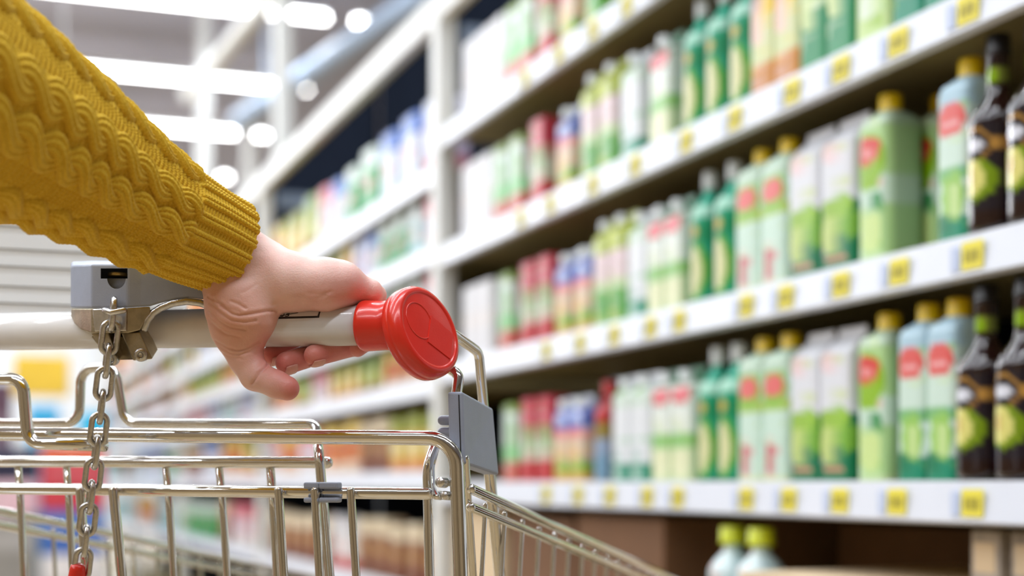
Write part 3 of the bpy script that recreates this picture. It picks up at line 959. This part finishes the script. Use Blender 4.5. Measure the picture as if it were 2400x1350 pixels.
wire('handle_strut', [(985, 815, .030), (1030, 850, .030), (1076, 878, .028), (1070, 925, .022)], 25, fil=26)
wire('handle_strut', [(985, 730, .004), (1070, 788, .05), (1122, 826, .085), (1134, 960, .095)], 25, fil=30)
# grey side bracket
outer = [C(1084, 917, .008), C(1156, 957, .090), C(1170, 1114, .090), C(1089, 1087, .008)]
inner = [p - RIGHT * .0128 for p in outer]
mb = MB(); mb.hexa(outer, inner); brk = mb.build('side_bracket', 'grey_plastic', cart, bevel=.0022, seg=3)
mb = MB()
l0 = [p - RIGHT * .0030 - FWD * .0003 for p in (C(1084, 917, .008), C(1089, 1087, .008))]
mb.tube([l0[0] + UP * -.003, l0[1] + UP * .003], .00045, 6); mb.build('seam', 'ink', brk)
mb = MB()
for py in (985, 1013):
    mb.tube([C(1060, py, .03), C(1036, py, .03)], .004, 10)
mb.build('bracket_rivet', 'grey_plastic', brk)
wire('leg', [(1090, 1075, .014), (1112, 1400, .07), (1130, 1900, .09)], 20)
wire('leg', [(1146, 1095, .085), (1176, 1400, .14), (1205, 1900, .16)], 27)
# rear frame: top bar bending into the right leg
wire('rear_frame', [(-330, 1014, 0), (1068, 1027, 0), (1080, 1360, .0), (1090, 1700, .0)], 31, fil=62, sides=20)
# bar of the folding flap and its side upright
wire('flap_bar', [(-330, 1141, .014), (1004, 1157, .014)], 26)
wire('flap_frame', [(1022, 1036, .030), (1001, 1095, .018), (1007, 1360, .016), (1012, 1660, .016)], 23, fil=90)
wire('flap_hook', [(1026, 1040, .034), (1012, 1092, .034), (1013, 1140, .026), (1024, 1164, .018)], 14, fil=30)
def bolt(px, py, o, r):
    mb = MB(); a = C(px, py, o); d = (camdir(-.55, -.80, .06)).normalized()
    mb.lathe(a - d * .014, d, [(r * .6, 0), (r * .6, .006), (r, .0065), (r, .0138), (r * .88, .0148), (.0003, .0149)], 20); mb.build('bolt', 'silver', cart)
bolt(1030, 1130, -.004, .0042); bolt(1040, 1161, -.002, .0036); bolt(1020, 1160, .022, .0038)
# upper flap bar with rounded end
wire('flap_bar', [(-330, 1081, .048), (768, 1084, .048)], 25)
# child seat wire with its hump
wire('seat_back_wire', [(-330, 992, .060), (186, 992, .060), (190, 862, .060), (270, 862, .060), (292, 992, .060), (741, 994, .060), (748, 1070, .030), (772, 1350, .036), (790, 1560, .036)],
     21, fil=[0, 36, 34, 34, 36, 30, 60, 0, 0])
# nearer loop at the left
wire('seat_wire', [(-330, 884, -.020), (54, 888, -.020), (66, 1038, -.020), (247, 1044, -.020)], 28, fil=36, dome=False)
# upright rods
for x0, x1, wd in ((42, 58, 17), (155, 173, 17), (388, 410, 18), (512, 536, 18), (632, 653, 21)):
    wire('flap_rod', [(x0, 1086, .052), (x0 + (x1 - x0) * .35, 1165, .04), (x1, 1400, .045), (x1 + 8, 1560, .05)], wd)
for x0, x1, wd in ((188, 205, 22), (266, 290, 24), (653, 668, 21), (738, 752, 21), (822, 838, 20), (-70, -50, 22)):
    wire('flap_rod', [(x0, 1150, .004), (x1, 1400, .012), (x1 + 6, 1560, .016)], wd)
# plastic clip on the flap bar
mb = MB()
for y0, y1 in ((1130, 1146), (1166, 1178)):
    for xa, xb in ((710, 746), (746, 790)):
        a = [C(xa, y1, .002), C(xb, y1, .002), C(xb, y0, .002), C(xa, y0, .002)]
        mb.hexa(a, [p + FWD * .011 for p in a])
mb.build('flap_clip', 'grey_plastic', cart, bevel=.0015)

# basket sides, front and floor
P0 = W(1104, 1146, 1.215); P1 = W(1560, 1350, 1.95)
RD = (P1 - P0); BL = 1.36
BW = .55
def bp(t, s, dz): return P0 + RD * t * BL - RIGHT * (BW * s + (.0 if s == 0 else 0)) + UP * dz
for s in (0, 1):
    for dz, rr in ((0, .0042), (-.0145, .0040)):
        mb = MB(); mb.tube([bp(0, s, dz), bp(1, s, dz)], rr, 12); mb.build('basket_rail', 'chrome', cart)
    nb = 20
    for k in range(nb):
        t = (k + .7) / nb
        p = bp(t, s, -.008); q = p + UP * (-.36 + .10 * t) + RIGHT * (-.02 if s == 0 else .02)
        mb = MB(); mb.tube([p, q], .0021, 8); mb.build('basket_wire', 'chrome', cart)
low = lambda t, s: bp(t, s, -.008 - .36 + .10 * t) + RIGHT * (-.02 if s == 0 else .02)
mb = MB(); mb.tube([low(0, 0), low(1, 0), low(1, 1), low(0, 1)], .004, 10, closed=True); mb.build('basket_floor_frame', 'chrome', cart)
mb = MB(); mb.tube([bp(1, 0, 0), bp(1, 1, 0)], .0042, 10); mb.build('basket_front_rail', 'chrome', cart)
for k in range(13):
    s = (k + .5) / 13
    mb = MB(); mb.tube([bp(1, s, 0), low(1, 0) + (low(1, 1) - low(1, 0)) * s, low(0, 0) + (low(0, 1) - low(0, 0)) * s], .0020, 6); mb.build('basket_wire', 'chrome', cart)
# chassis and castors
base = []
for (f_, s) in ((0, 0), (1, 0), (1, 1), (0, 1)):
    p = bp(f_ * .80 + .02, s, 0) + RIGHT * (-.02 if s == 0 else .02); p.z = .17; base.append(p)
mb = MB(); mb.tube(base, .011, 12, closed=True); mb.build('chassis', 'chrome', cart)
for s in (0, 1):
    a = C(1112, 1400, .07) if s == 0 else C(1112, 1400, .07) - RIGHT * BW
    mb = MB(); mb.tube([a, base[0] if s == 0 else base[3]], .007, 10); mb.build('chassis_strut', 'chrome', cart)
    mb = MB(); mb.tube([low(.62, s), (base[0] * .35 + base[1] * .65) if s == 0 else (base[3] * .35 + base[2] * .65)], .009, 10); mb.build('chassis_strut', 'chrome', cart)
    mb = MB(); mb.tube([C(-330, 1014, 0), C(-330, 1014, 0) - UP * .2, base[3]], .006, 10) if s else mb.tube([C(1090, 1700, 0), base[0]], .006, 10); mb.build('leg', 'chrome', cart)
for p in base:
    mb = MB(); mb.tube([p, (p.x, p.y, .13)], .008, 10); mb.box((p.x - .014, p.y - .014, .06), (p.x + .014, p.y + .014, .132)); fork = mb.build('castor_fork', 'silver', cart)
    mb = MB(); mb.lathe(Vector((p.x, p.y, .0602)) - RIGHT * .012, RIGHT, [(.052, 0), (.060, .004), (.060, .020), (.052, .024)], 28); mb.build('wheel', 'grey_plastic', fork)
mb = MB()
mb.lathe(AX0 - AXD * .02, AXD, [(.0, -.004), (.03, -.003), (.037, .002), (.038, .012), (.030, .018), (.021, .02), (.021, .05), (.016, .051)], 48); mb.build('end_cap', 'red', cart)

# ---- coin lock clamped on the handle
def lk(px, py, o): return C(px, py, o)
body_cols = []
for x, of, yt, yb in ((166, -.018, 624, 722), (172, -.022, 621, 722), (214, -.046, 619, 722), (299, -.046, 619, 721), (330, -.041, 619, 719), (352, -.038, 620, 718), (374, -.035, 621, 711),
                      (411, -.030, 622, 702), (442, -.026, 624, 698), (478, -.022, 628, 702), (520, -.02, 640, 712)):
    body_cols.append((lk(x, yt, of), lk(x, yb, of), lk(x, yt - 8, .022), lk(x, min(yb, 716) - 6, .022)))
mb = MB(); mb.columns(body_cols)
lock = mb.build('coin_lock', 'grey_plastic', cart, bevel=.0016, seg=2)
def cutter(polys):
    m_ = MB()
    for a, b in polys: m_.hexa(a, b)
    return m_.build('cutter', 'ink', None)
def boolean(o, c):
    md = o.modifiers.new('cut', 'BOOLEAN'); md.operation = 'DIFFERENCE'; md.object = c; md.solver = 'EXACT'
    dg = bpy.context.evaluated_depsgraph_get()
    me = bpy.data.meshes.new_from_object(o.evaluated_get(dg))
    o.modifiers.clear(); o.data = me
    bpy.data.objects.remove(c, do_unlink=True)
poly = [(236, 629), (299, 629), (299, 653), (236, 653)]
c1 = cutter([([lk(x, y, -.06) for x, y in poly], [lk(x, y, -.018) for x, y in poly])])
boolean(lock, c1)
hc = [(273 + 22 * math.cos(a), 651 + 26 * math.sin(a)) for a in np.linspace(0, math.pi, 14)]
c2 = cutter([([lk(x, y, -.06) for x, y in hc], [lk(x, y, -.034) for x, y in hc])])
boolean(lock, c2)
for p in lock.data.polygons: p.use_smooth = False
# metal lower shell
mc = []
for x, of, yt, yb in ((167, -.018, 723, 742), (174, -.024, 723, 757), (190, -.034, 723, 772), (214, -.0455, 723, 781), (299, -.0455, 722, 781), (328, -.041, 720, 774), (340, -.039, 719, 752), (352, -.0375, 719, 735)):
    mc.append((lk(x, yt, of), lk(x, yb, of), lk(x, yt, .0), lk(x, yb, -.012)))
mb = MB(); mb.columns(mc); shell = mb.build('lock_shell', 'bronze', lock, bevel=.001)
# bright arch over the tube
arch = [(338, 770, -.036), (345, 752, -.036), (358, 734, -.034), (376, 722, -.032), (405, 711, -.030), (438, 706, -.026), (470, 710, -.022), (500, 722, -.020)]
mb = MB(); mb.tube([lk(*p) for p in arch], .0030, 12); mb.build('clamp_arch', 'chrome_dull', lock)
# key slot with its bright lip
slot = [(217, 724), (297, 722), (296, 776), (222, 777)]
mb = MB(); mb.hexa([lk(x, y, -.0475) for x, y in slot], [lk(x, y, -.044) for x, y in slot]); ks = mb.build('key_slot', 'silver', lock, bevel=.0008)
mb = MB(); mb.tube([lk(246, 727, -.052), lk(262, 733, -.060), lk(290, 727, -.052)], .0026, 10); mb.build('slot_lip', 'silver', ks)
# lower clamp block
def prism(poly, o0, o1, name, m, parent, bevel=.001):
    mb = MB(); mb.hexa([lk(x, y, o0) for x, y in poly], [lk(x + dx, y + dy, o1) for (x, y), (dx, dy) in zip(poly, [(14, -22)] * len(poly))]); return mb.build(name, m, parent, bevel=bevel)
prism([(212, 781), (254, 781), (279, 846), (258, 846)], -.040, -.017, 'clamp_leg', 'bronze', lock)
prism([(284, 781), (327, 779), (357, 842), (312, 846)], -.040, -.012, 'clamp_leg', 'bronze', lock)
mb = MB(); a = [(215, 790), (330, 790), (350, 842), (258, 844)]
mb.hexa([lk(x, y, -.026) for x, y in a], [lk(x + 8, y - 12, -.018) for x, y in a]); mb.build('clamp_back', 'bronze', lock)
for x, y in ((332, 832), (263, 842)):
    a = lk(x, y, -.040); d = (camdir(-.05, -.97, -.12)).normalized()
    mb = MB(); mb.lathe(a, d, [(.0052, -.004), (.0054, .003), (.0050, .0042), (.0030, .0044), (.0027, .0044), (.0025, .0020), (.0002, .0020)], 24); sc = mb.build('screw', 'chrome_dull', lock)
# the coin
mb = MB(); mb.lathe(lk(276, 648, -.030), UP, [(.0078, 0), (.0080, .0004), (.0080, .0024), (.0078, .0028), (.0068, .0026), (0, .0026)], 40)
coin = mb.build('coin', 'brass', at=lk(276, 648, -.030)); tag(coin, 'brass coin lying in the slot of the grey coin lock', 'coin')

# ---- chain with red key plug
chain = empty('lock_chain', C(262, 720, -.052), 'steel link chain hanging from the coin lock with a red key plug', 'chain')
CH0 = C(263.5, 737, -.052); CH1 = C(193, 1322, -.030)
NL = 12
cdir = (CH1 - CH0).normalized(); pitch = (CH1 - CH0).length / (NL - 1)
SIDE0 = camdir(.963, .272, 0); side = (SIDE0 - cdir * SIDE0.dot(cdir)).normalized()
depth = cdir.cross(side)
def link_mb(cen, flat, wig):
    wv = side if flat else depth
    wv = (wv + (depth if flat else side) * wig).normalized()
    hl = pitch * .80 - .00245; hw = .0059      # half centre-line sizes
    pts = []
    n = 12
    for k in range(n + 1):
        a = math.pi * k / n
        pts.append(cen - cdir * (hl - hw) - cdir * hw * math.sin(a) + wv * hw * math.cos(a))
    for k in range(n + 1):
        a = math.pi * k / n
        pts.append(cen + cdir * (hl - hw) + cdir * hw * math.sin(a) - wv * hw * math.cos(a))
    mb = MB(); mb.tube(pts, .00242, 14, closed=True)
    # weld bead
    return mb
for k in range(NL):
    cen = CH0 + cdir * pitch * k
    link_mb(cen, k % 2 == 1, random.uniform(-.08, .08) + (.12 if k % 2 == 0 else 0)).build('chain_link', 'chrome_dull', chain)
kp = CH1 + cdir * .012
mb = MB()
prof = [(.0035, -.017), (.0058, -.0155), (.0066, -.012), (.0074, .0), (.0088, .012), (.0098, .024), (.0098, .030), (.004, .031)]
mb.lathe(CH1 + cdir * .017 - side * .0032, cdir, prof, 24); mb.build('key_plug', 'red', chain)

# ------------------------------------------------------------------ the hand
def cam_pt(px, py, o):
    D = CD(px, o / 1000.0)
    return np.array(((px - 1200) / F * D, D, (HOR - py) / F * D))
def rad(px, o, rpx): return rpx * CD(px, o / 1000.0) / F

LO = cam_pt(440, 1000, 0); HI = cam_pt(930, 500, 0)
VOX = .00085
lo = np.array((LO[0] - .01, 1.13, LO[2] - .0)); hi = np.array((HI[0] + .005, 1.315, HI[2]))
lo = np.array((cam_pt(430, 960, 0)[0], 1.135, cam_pt(500, 965, 0)[2])); hi = np.array((cam_pt(925, 700, 0)[0], 1.312, cam_pt(600, 500, 0)[2]))
nx, ny, nz = [int(v) for v in np.ceil((hi - lo) / VOX)]
GX = (lo[0] + np.arange(nx) * VOX).astype(np.float32)[:, None, None]
GY = (lo[1] + np.arange(ny) * VOX).astype(np.float32)[None, :, None]
GZ = (lo[2] + np.arange(nz) * VOX).astype(np.float32)[None, None, :]

def caps(a, b):
    """tapered capsule between (px, py, o_mm, r_px) points"""
    pa, pb = cam_pt(*a[:3]), cam_pt(*b[:3]); ra, rb = rad(a[0], a[2], a[3]), rad(b[0], b[2], b[3])
    d = pb - pa; L2 = float(d @ d) or 1e-9
    t = ((GX - pa[0]) * d[0] + (GY - pa[1]) * d[1] + (GZ - pa[2]) * d[2]) / L2
    t = np.clip(t, 0, 1).astype(np.float32)
    q = (GX - pa[0] - t * d[0]) ** 2 + (GY - pa[1] - t * d[1]) ** 2 + (GZ - pa[2] - t * d[2]) ** 2
    return np.sqrt(q) - (ra + t * (rb - ra))
def smin(a, b, k):
    h = np.clip(.5 + .5 * (b - a) / k, 0, 1)
    return b + (a - b) * h - k * h * (1 - h)
def chain_sdf(pts, k):
    s = None
    for a, b in zip(pts[:-1], pts[1:]):
        c = caps(a, b); s = c if s is None else smin(s, c, k)
    return s
mm = .001
# palm: wrist, back of the hand and the outer edge resting on the tube
palm = chain_sdf([(470, 540, -30, 84), (538, 600, -20, 82), (606, 632, -8, 72)], 8 * mm)
palm = smin(palm, chain_sdf([(596, 628, -12, 72), (690, 662, -14, 66), (765, 667, -12, 60), (800, 665, -8, 54)], 6 * mm), 8 * mm)
palm = smin(palm, chain_sdf([(580, 630, 14, 64), (690, 655, 22, 56), (745, 655, 26, 46)], 6 * mm), 10 * mm)
palm = smin(palm, chain_sdf([(570, 640, 26, 52), (660, 660, 42, 46), (705, 668, 46, 40)], 6 * mm), 10 * mm)
# the fingers' first joints over the far side
FING = {
    'index': [(700, 668, 46, 36), (752, 716, 56, 27), (738, 806, 40, 25), (637, 833, 8, 24)],
    'middle': [(745, 655, 32, 38), (810, 700, 48, 28), (790, 812, 36, 27), (672, 851, -4, 27)],
    'ring': [(780, 655, 16, 40), (846, 690, 34, 28), (838, 806, 30, 26), (738, 833, -4, 26)],
    'little': [(800, 668, -4, 46), (866, 684, 8, 28), (882, 692, 22, 24), (878, 790, 26, 20), (838, 818, 6, 19)],
}
prox = None
for k, p in FING.items():
    c = chain_sdf(p[:3] if k == 'little' else p[:2], 5 * mm); prox = c if prox is None else smin(prox, c, 4 * mm)
hand = smin(palm, prox, 7 * mm)
# thumb: ball, then two joints hanging below the tube
ball = chain_sdf([(545, 672, -26, 66), (556, 706, -28, 72), (567, 745, -27, 78)], 8 * mm)
ball = smin(ball, caps((566, 748, -27, 74), (562, 786, -25, 50)), 8 * mm)
hand = smin(hand, ball, 14 * mm)
thumb = chain_sdf([(556, 775, -26, 54), (574, 838, -24, 38), (598, 878, -24, 37)], 5 * mm)
thumb2 = chain_sdf([(600, 880, -24, 36), (648, 901, -26, 31), (673, 910, -26, 29)], 4 * mm)
hand = smin(hand, smin(thumb, thumb2, 3 * mm), 8 * mm)
# the curled fingers under the tube: kept apart
for k, p in FING.items():
    c = chain_sdf(p[2:] if k == 'little' else p[1:], 4 * mm)
    hand = smin(hand, c, 1.2 * mm)
import openvdb as vdb
grid = vdb.FloatGrid()
grid.copyFromArray(hand.astype(np.float32))
pts_, quads = grid.convertToQuads(isovalue=0.0)
V = lo + np.asarray(pts_, dtype=np.float64) * VOX
Q = np.asarray(quads, dtype=np.int64)
del hand, palm, prox, ball, thumb, thumb2

def vnormals(V, Q):
    n = np.cross(V[Q[:, 2]] - V[Q[:, 0]], V[Q[:, 3]] - V[Q[:, 1]])
    vn = np.zeros_like(V)
    for k in range(4): np.add.at(vn, Q[:, k], n)
    return vn / np.maximum(np.linalg.norm(vn, axis=1, keepdims=True), 1e-12)
vn = vnormals(V, Q)
cen_ = V.mean(0)
if (vn * (V - cen_)).sum() < 0: Q = Q[:, ::-1]; vn = -vn
# smooth a little
def laplace(V, Q, it):
    for _ in range(it):
        s = np.zeros_like(V); c = np.zeros(len(V))
        for k in range(4):
            a, b = Q[:, k], Q[:, (k + 1) % 4]
            np.add.at(s, a, V[b]); np.add.at(c, a, 1); np.add.at(s, b, V[a]); np.add.at(c, b, 1)
        V = V * .5 + s / np.maximum(c, 1)[:, None] * .5
    return V
V = laplace(V, Q, 3)
vn = vnormals(V, Q)
# skin folds
PX = 1200 + V[:, 0] / V[:, 1] * F; PY = HOR - V[:, 2] / V[:, 1] * F
tocam = -V / np.linalg.norm(V, axis=1, keepdims=True)
facing = np.clip((vn * tocam).sum(1) * 3, 0, 1)
FOLDS = [
    ([(541, 706), (560, 713), (576, 723)], 3.0, .50), ([(517, 718), (543, 735), (560, 740), (593, 735), (626, 729), (648, 728)], 3.2, .8),
    ([(491, 709), (519, 735), (541, 751), (574, 756), (600, 752)], 3.0, .5), ([(484, 726), (514, 754), (538, 768), (574, 773)], 3.0, .45),
    ([(495, 758), (526, 782), (560, 790)], 3.0, .35), ([(503, 799), (531, 815), (555, 822), (578, 818), (609, 802)], 3.2, .7),
    ([(512, 811), (538, 827), (560, 832), (583, 825), (606, 812)], 3.0, .55), ([(520, 826), (545, 838), (566, 841)], 3, .3),
    ([(628, 856), (607, 875), (591, 899)], 3.2, 1.0), ([(700, 694), (733, 703), (762, 694)], 4, .4), ([(725, 688), (752, 690), (775, 684)], 4, .3),
    ([(706, 706), (740, 712), (770, 706)], 4, .3), ([(569, 686), (585, 678), (602, 666)], 4, .14), ([(488, 695), (505, 708), (522, 716)], 3, .35),
    ([(500, 700), (530, 722), (560, 731)], 3, .3), ([(640, 716), (660, 706), (690, 700)], 5, .3), ([(486, 745), (506, 770), (530, 785)], 3, .3)]
disp = np.zeros(len(V))
for pl, wpx, dmm in FOLDS:
    best = np.full(len(V), 1e9)
    for (x0, y0), (x1, y1) in zip(pl[:-1], pl[1:]):
        dx, dy = x1 - x0, y1 - y0; L2 = dx * dx + dy * dy
        t = np.clip(((PX - x0) * dx + (PY - y0) * dy) / L2, 0, 1)
        best = np.minimum(best, np.hypot(PX - x0 - t * dx, PY - y0 - t * dy))
    disp -= 1.5 * dmm * mm * np.exp(-(best / wpx) ** 2) * facing
    disp += .35 * dmm * mm * np.exp(-((best - 2.6 * wpx) / (1.6 * wpx)) ** 2) * facing
V = V + vn * disp[:, None]
# skin tone: paler back, redder finger tips and outer edge
tone = np.tile(np.array(rgb(244, 204, 194)), (len(V), 1))
redt = np.array(rgb(220, 128, 120))
warm_ = np.array(rgb(226, 164, 136))
def blend(col, w):
    global tone
    w = np.clip(w, 0, 1)[:, None]; tone = tone * (1 - w) + col * w
def near(px, py, r): return np.exp(-((PX - px) ** 2 + (PY - py) ** 2) / r ** 2)
blend(warm_, near(550, 760, 90) * .8)
for (x, y, r) in ((690, 850, 60), (760, 838, 60), (640, 830, 40), (830, 825, 40), (690, 918, 40)):
    blend(redt, near(x, y, r) * .85)
blend(redt, near(820, 692, 50) * .6); blend(redt, near(740, 695, 40) * .3)
Vw = np.stack([V[:, 0] * CY + V[:, 1] * SY, -V[:, 0] * SY + V[:, 1] * CY, EYE + V[:, 2]], 1)

PERSON_AT = Vector((0, 0, 0))
person = big_mesh('person', Vw, Q, 'skin', None, True, tone)
tag(person, 'person in a mustard cable-knit sweater gripping the white trolley handle with one hand', 'person')

# nails on three curled fingers
def nail(tip, prev, out, wid, ln, ofs):
    """tip, prev: (px,py,o,r); out: camera-space direction the nail faces"""
    a, b = cam_pt(*tip[:3]), cam_pt(*prev[:3]); r = rad(tip[0], tip[2], tip[3])
    ax = a - b; ax /= np.linalg.norm(ax)
    o_ = np.array(out, float); o_ -= ax * (o_ @ ax); o_ /= np.linalg.norm(o_)
    sd = np.cross(ax, o_)
    nu, nv = 14, 14
    verts = []
    for i in range(nv + 1):
        v = i / nv
        for j in range(nu + 1):
            u = (j / nu - .5) * 2
            edge = 1 - .10 * u * u
            l = (-.0035 + ofs) + ln * (v * edge if v > .5 else v)
            ang = u * wid * (1 - .25 * max(0, v - .75) - .35 * max(0, .2 - v))
            rr = r * 1.0 + .00035
            # follow the rounded tip
            ll = max(0, l); cap_ = math.sqrt(max(.25, 1 - (ll / (r * 1.25)) ** 2))
            p = a + ax * l + (o_ * math.cos(ang) + sd * math.sin(ang)) * rr * cap_
            verts.append(cam2world(*p))
    faces = [(i * (nu + 1) + j, i * (nu + 1) + j + 1, (i + 1) * (nu + 1) + j + 1, (i + 1) * (nu + 1) + j) for i in range(nv) for j in range(nu)]
    n1 = len(verts)
    mb = MB(); mb.add(verts, faces)
    o = mb.build('fingernail', 'nail', person)
    sol = o.modifiers.new('thick', 'SOLIDIFY'); sol.thickness = .0004
    return o
nail(FING['index'][3], FING['index'][2], (.25, -.45, -.85), .85, .0085, .0)
nail(FING['middle'][3], FING['middle'][2], (.25, -.40, -.9), .85, .0110, -.0005)
nail(FING['ring'][3], FING['ring'][2], (.1, -.25, -.97), .85, .0110, -.0005)

# ------------------------------------------------------------------ the knitted sleeve
CLP = [((540, 585), 1.222, .0372), ((405, 517), 1.185, .0425), ((290, 450), 1.152, .0480), ((159, 367), 1.115, .0580), ((-130, 190), 1.03, .0725), ((-480, -30), .95, .082), ((-800, -230), .90, .086)]
cp = np.array([[(p[0] - 1200) / F * D, D, (HOR - p[1]) / F * D] for p, D, r in CLP])
cr_ = np.array([r for _, _, r in CLP])
seg = np.concatenate([[0], np.cumsum(np.linalg.norm(np.diff(cp, axis=0), axis=1))])
def spl(s, Y):
    """smooth interpolation (finite-difference Hermite)"""
    m_ = np.gradient(Y, seg, axis=0)
    i = np.clip(np.searchsorted(seg, s) - 1, 0, len(seg) - 2)
    h = seg[i + 1] - seg[i]; t = (s - seg[i]) / h
    sh_ = (slice(None), None) if Y.ndim > 1 else slice(None)
    t = t[sh_]; h = h[sh_]
    return (2 * t**3 - 3 * t**2 + 1) * Y[i] + (t**3 - 2 * t**2 + t) * h * m_[i] + (-2 * t**3 + 3 * t**2) * Y[i + 1] + (t**3 - t**2) * h * m_[i + 1]
CUFF = .060
def knit_height(s, th):
    """s metres from the cuff edge (array), th degrees (array) -> outward height in metres"""
    s = s[:, None] * 1000.0; th = th[None, :]
    s = s + 0 * th; th = th + 0 * s
    # ribbed cuff
    rep = 20.0
    ph = ((th + 6) % rep) / rep
    knit = ph < .54
    x = np.where(ph < .27, (ph - .135) / .135, (ph - .405) / .135)
    row = 3.1
    ridge = np.sqrt(np.clip(1 - x * x * .95, 0, 1))
    vst = np.cos(2 * np.pi * (s / row - np.abs(x) * .45))
    rk = 2.5 * ridge + .34 * vst * ridge
    y = (ph - .77) / .23
    pd = np.cos(2 * np.pi * (s / row + .25))
    rp = -.5 + .62 * pd * np.clip(1 - y * y, 0, 1) - .5 * (1 - np.clip(1 - y * y, 0, 1)) * 0
    cuff = np.where(knit, rk, rp)
    # cables
    rel = ((th - 10 + 180) % 72.0)               # boundary of the two mirrored cables sits at +10 deg
    rel = np.where(((th - 10) % 72.0) < 36, (th - 10) % 72.0, ((th - 10) % 72.0) - 72.0)   # -36..36
    HWD = 14.0
    a = np.abs(rel); sg = np.sign(rel)
    incable = a < 28
    yy = (a - 14.0) / HWD * sg                   # mirrored columns
    period = 50.0
    colid = np.floor((th - 10 + 36) / 72.0)
    phs = 2 * np.pi * (s - 66) / period + np.where(sg > 0, .4, 2.2) + colid * 1.3
    best = None
    for q in (0, 1):
        pq = phs + q * np.pi
        c = .50 * np.sin(pq)
        hw = .52
        d = (yy - c) / hw
        slope = .47 * 2 * np.pi / period * np.cos(pq) * HWD * .85     # skew of the strand
        prof = np.sqrt(np.clip(1 - d * d, 0, 1))
        over = np.cos(pq)
        wales = np.cos(2 * np.pi * d * 1.55)
        st = np.cos(2 * np.pi * (s / 3.6 + np.abs(d) * .6))
        hq = (3.7 + 2.5 * over) * prof ** .75 + (.62 * wales + .16 * st) * np.clip(prof * 1.6 - .2, 0, 1)
        hq = np.where(np.abs(d) < 1, hq, -9)
        best = hq if best is None else np.maximum(best, hq)
    purl_y = (a - 32.0) / 4.0
    rowp = 4.4
    pur = -.7 + 1.2 * np.cos(2 * np.pi * (s / rowp + .12 * np.round(purl_y * 1.5))) * np.clip(1 - (np.abs(purl_y * 1.5 - np.round(purl_y * 1.5)) * 2) ** 2, 0, 1) - .6
    pur2 = -.9 + .35 * np.cos(2 * np.pi * s / rowp)
    cab = np.where(incable, np.maximum(best, pur2), pur)
    # blend cuff into body
    k = np.clip((s - (CUFF * 1000 - 3)) / 7.0, 0, 1); k = k * k * (3 - 2 * k)
    h = cuff * (1 - k) + cab * k
    # slow unevenness of hand knitting
    h = h + .5 * np.sin(s * .045 + th * .03) + .35 * np.sin(s * .11 - th * .05)
    return h * mm

def sleeve_surface(s, th, extra_r=None):
    P = spl(s, cp); r = spl(s, cr_)
    T = spl(np.minimum(s + 5e-4, seg[-1] - 1e-4), cp) - spl(np.maximum(np.minimum(s, seg[-1] - 1.2e-3) - 5e-4, 0), cp); T /= np.linalg.norm(T, axis=1, keepdims=True)
    view = -P / np.linalg.norm(P, axis=1, keepdims=True)
    Nn = view - T * (view * T).sum(1, keepdims=True); Nn /= np.linalg.norm(Nn, axis=1, keepdims=True)
    Bn = np.cross(T, Nn)
    if Bn[0, 2] < 0: Bn = -Bn
    t = np.radians(th)
    h = knit_height(s, th)
    rr = r[:, None] + h
    if extra_r is not None: rr = rr + extra_r[:, None]
    out = P[:, None, :] + rr[..., None] * (Nn[:, None, :] * np.cos(t)[None, :, None] + Bn[:, None, :] * np.sin(t)[None, :, None])
    return out
th = np.concatenate([np.linspace(-118, 128, 760, endpoint=False), np.linspace(128, 242, 110, endpoint=False)])
def grid_mesh(name, rows, parent):
    nr, nc, _ = rows.shape
    Vv = rows.reshape(-1, 3)
    Vv = np.stack([Vv[:, 0] * CY + Vv[:, 1] * SY, -Vv[:, 0] * SY + Vv[:, 1] * CY, EYE + Vv[:, 2]], 1)
    i = np.arange(nr - 1)[:, None]; j = np.arange(nc)[None, :]
    j2 = (j + 1) % nc
    Fq = np.stack([i * nc + j, i * nc + j2, (i + 1) * nc + j2, (i + 1) * nc + j], -1).reshape(-1, 4)
    return big_mesh(name, Vv, Fq, 'knit', parent, True)
s_body = np.concatenate([np.arange(.0585, .345, .00042), np.arange(.345, seg[-1] - .001, .0016)])
# the upper end rounds off at the elbow, out of the frame
s_end = seg[-1] - .0011
n_end = 14
s_rows = np.concatenate([s_body, np.full(n_end, s_end)])
ex_end = np.concatenate([np.zeros(len(s_body)), -.088 * (1 - np.cos(np.linspace(.1, math.pi / 2, n_end)))])
surf = sleeve_surface(s_rows, th, ex_end)
endd = cp[-1] - cp[-2]; endd /= np.linalg.norm(endd)
surf[-n_end:] += (np.sin(np.linspace(.1, math.pi / 2, n_end)) * .06)[:, None, None] * endd[None, None, :]
sleeve = grid_mesh('sweater_sleeve', surf, person)
# cuff with a rolled edge turning inside
s_in = np.linspace(.022, .002, 14)
s_c = np.concatenate([s_in, np.array([.0008, .0001, 0, .0006, .0016]), np.arange(.0024, .0592, .00042)])
ex = np.concatenate([np.full(14, -.0048), np.array([-.0044, -.0034, -.0022, -.0010, -.0003]), np.zeros(len(s_c) - 19)])
rows = sleeve_surface(np.maximum(s_c, 1e-6), th, ex)
grid_mesh('ribbed_cuff', rows, sleeve)

# ------------------------------------------------------------------ picture settings
scene.view_settings.view_transform = 'Standard'
scene.view_settings.look = 'None'
scene.view_settings.gamma = 1.0
scene.view_settings.exposure = 0.16
scene.view_settings.use_curve_mapping = False
scene.cycles.max_bounces = 8
scene.cycles.sample_clamp_indirect = 6
scene.cycles.use_denoising = True
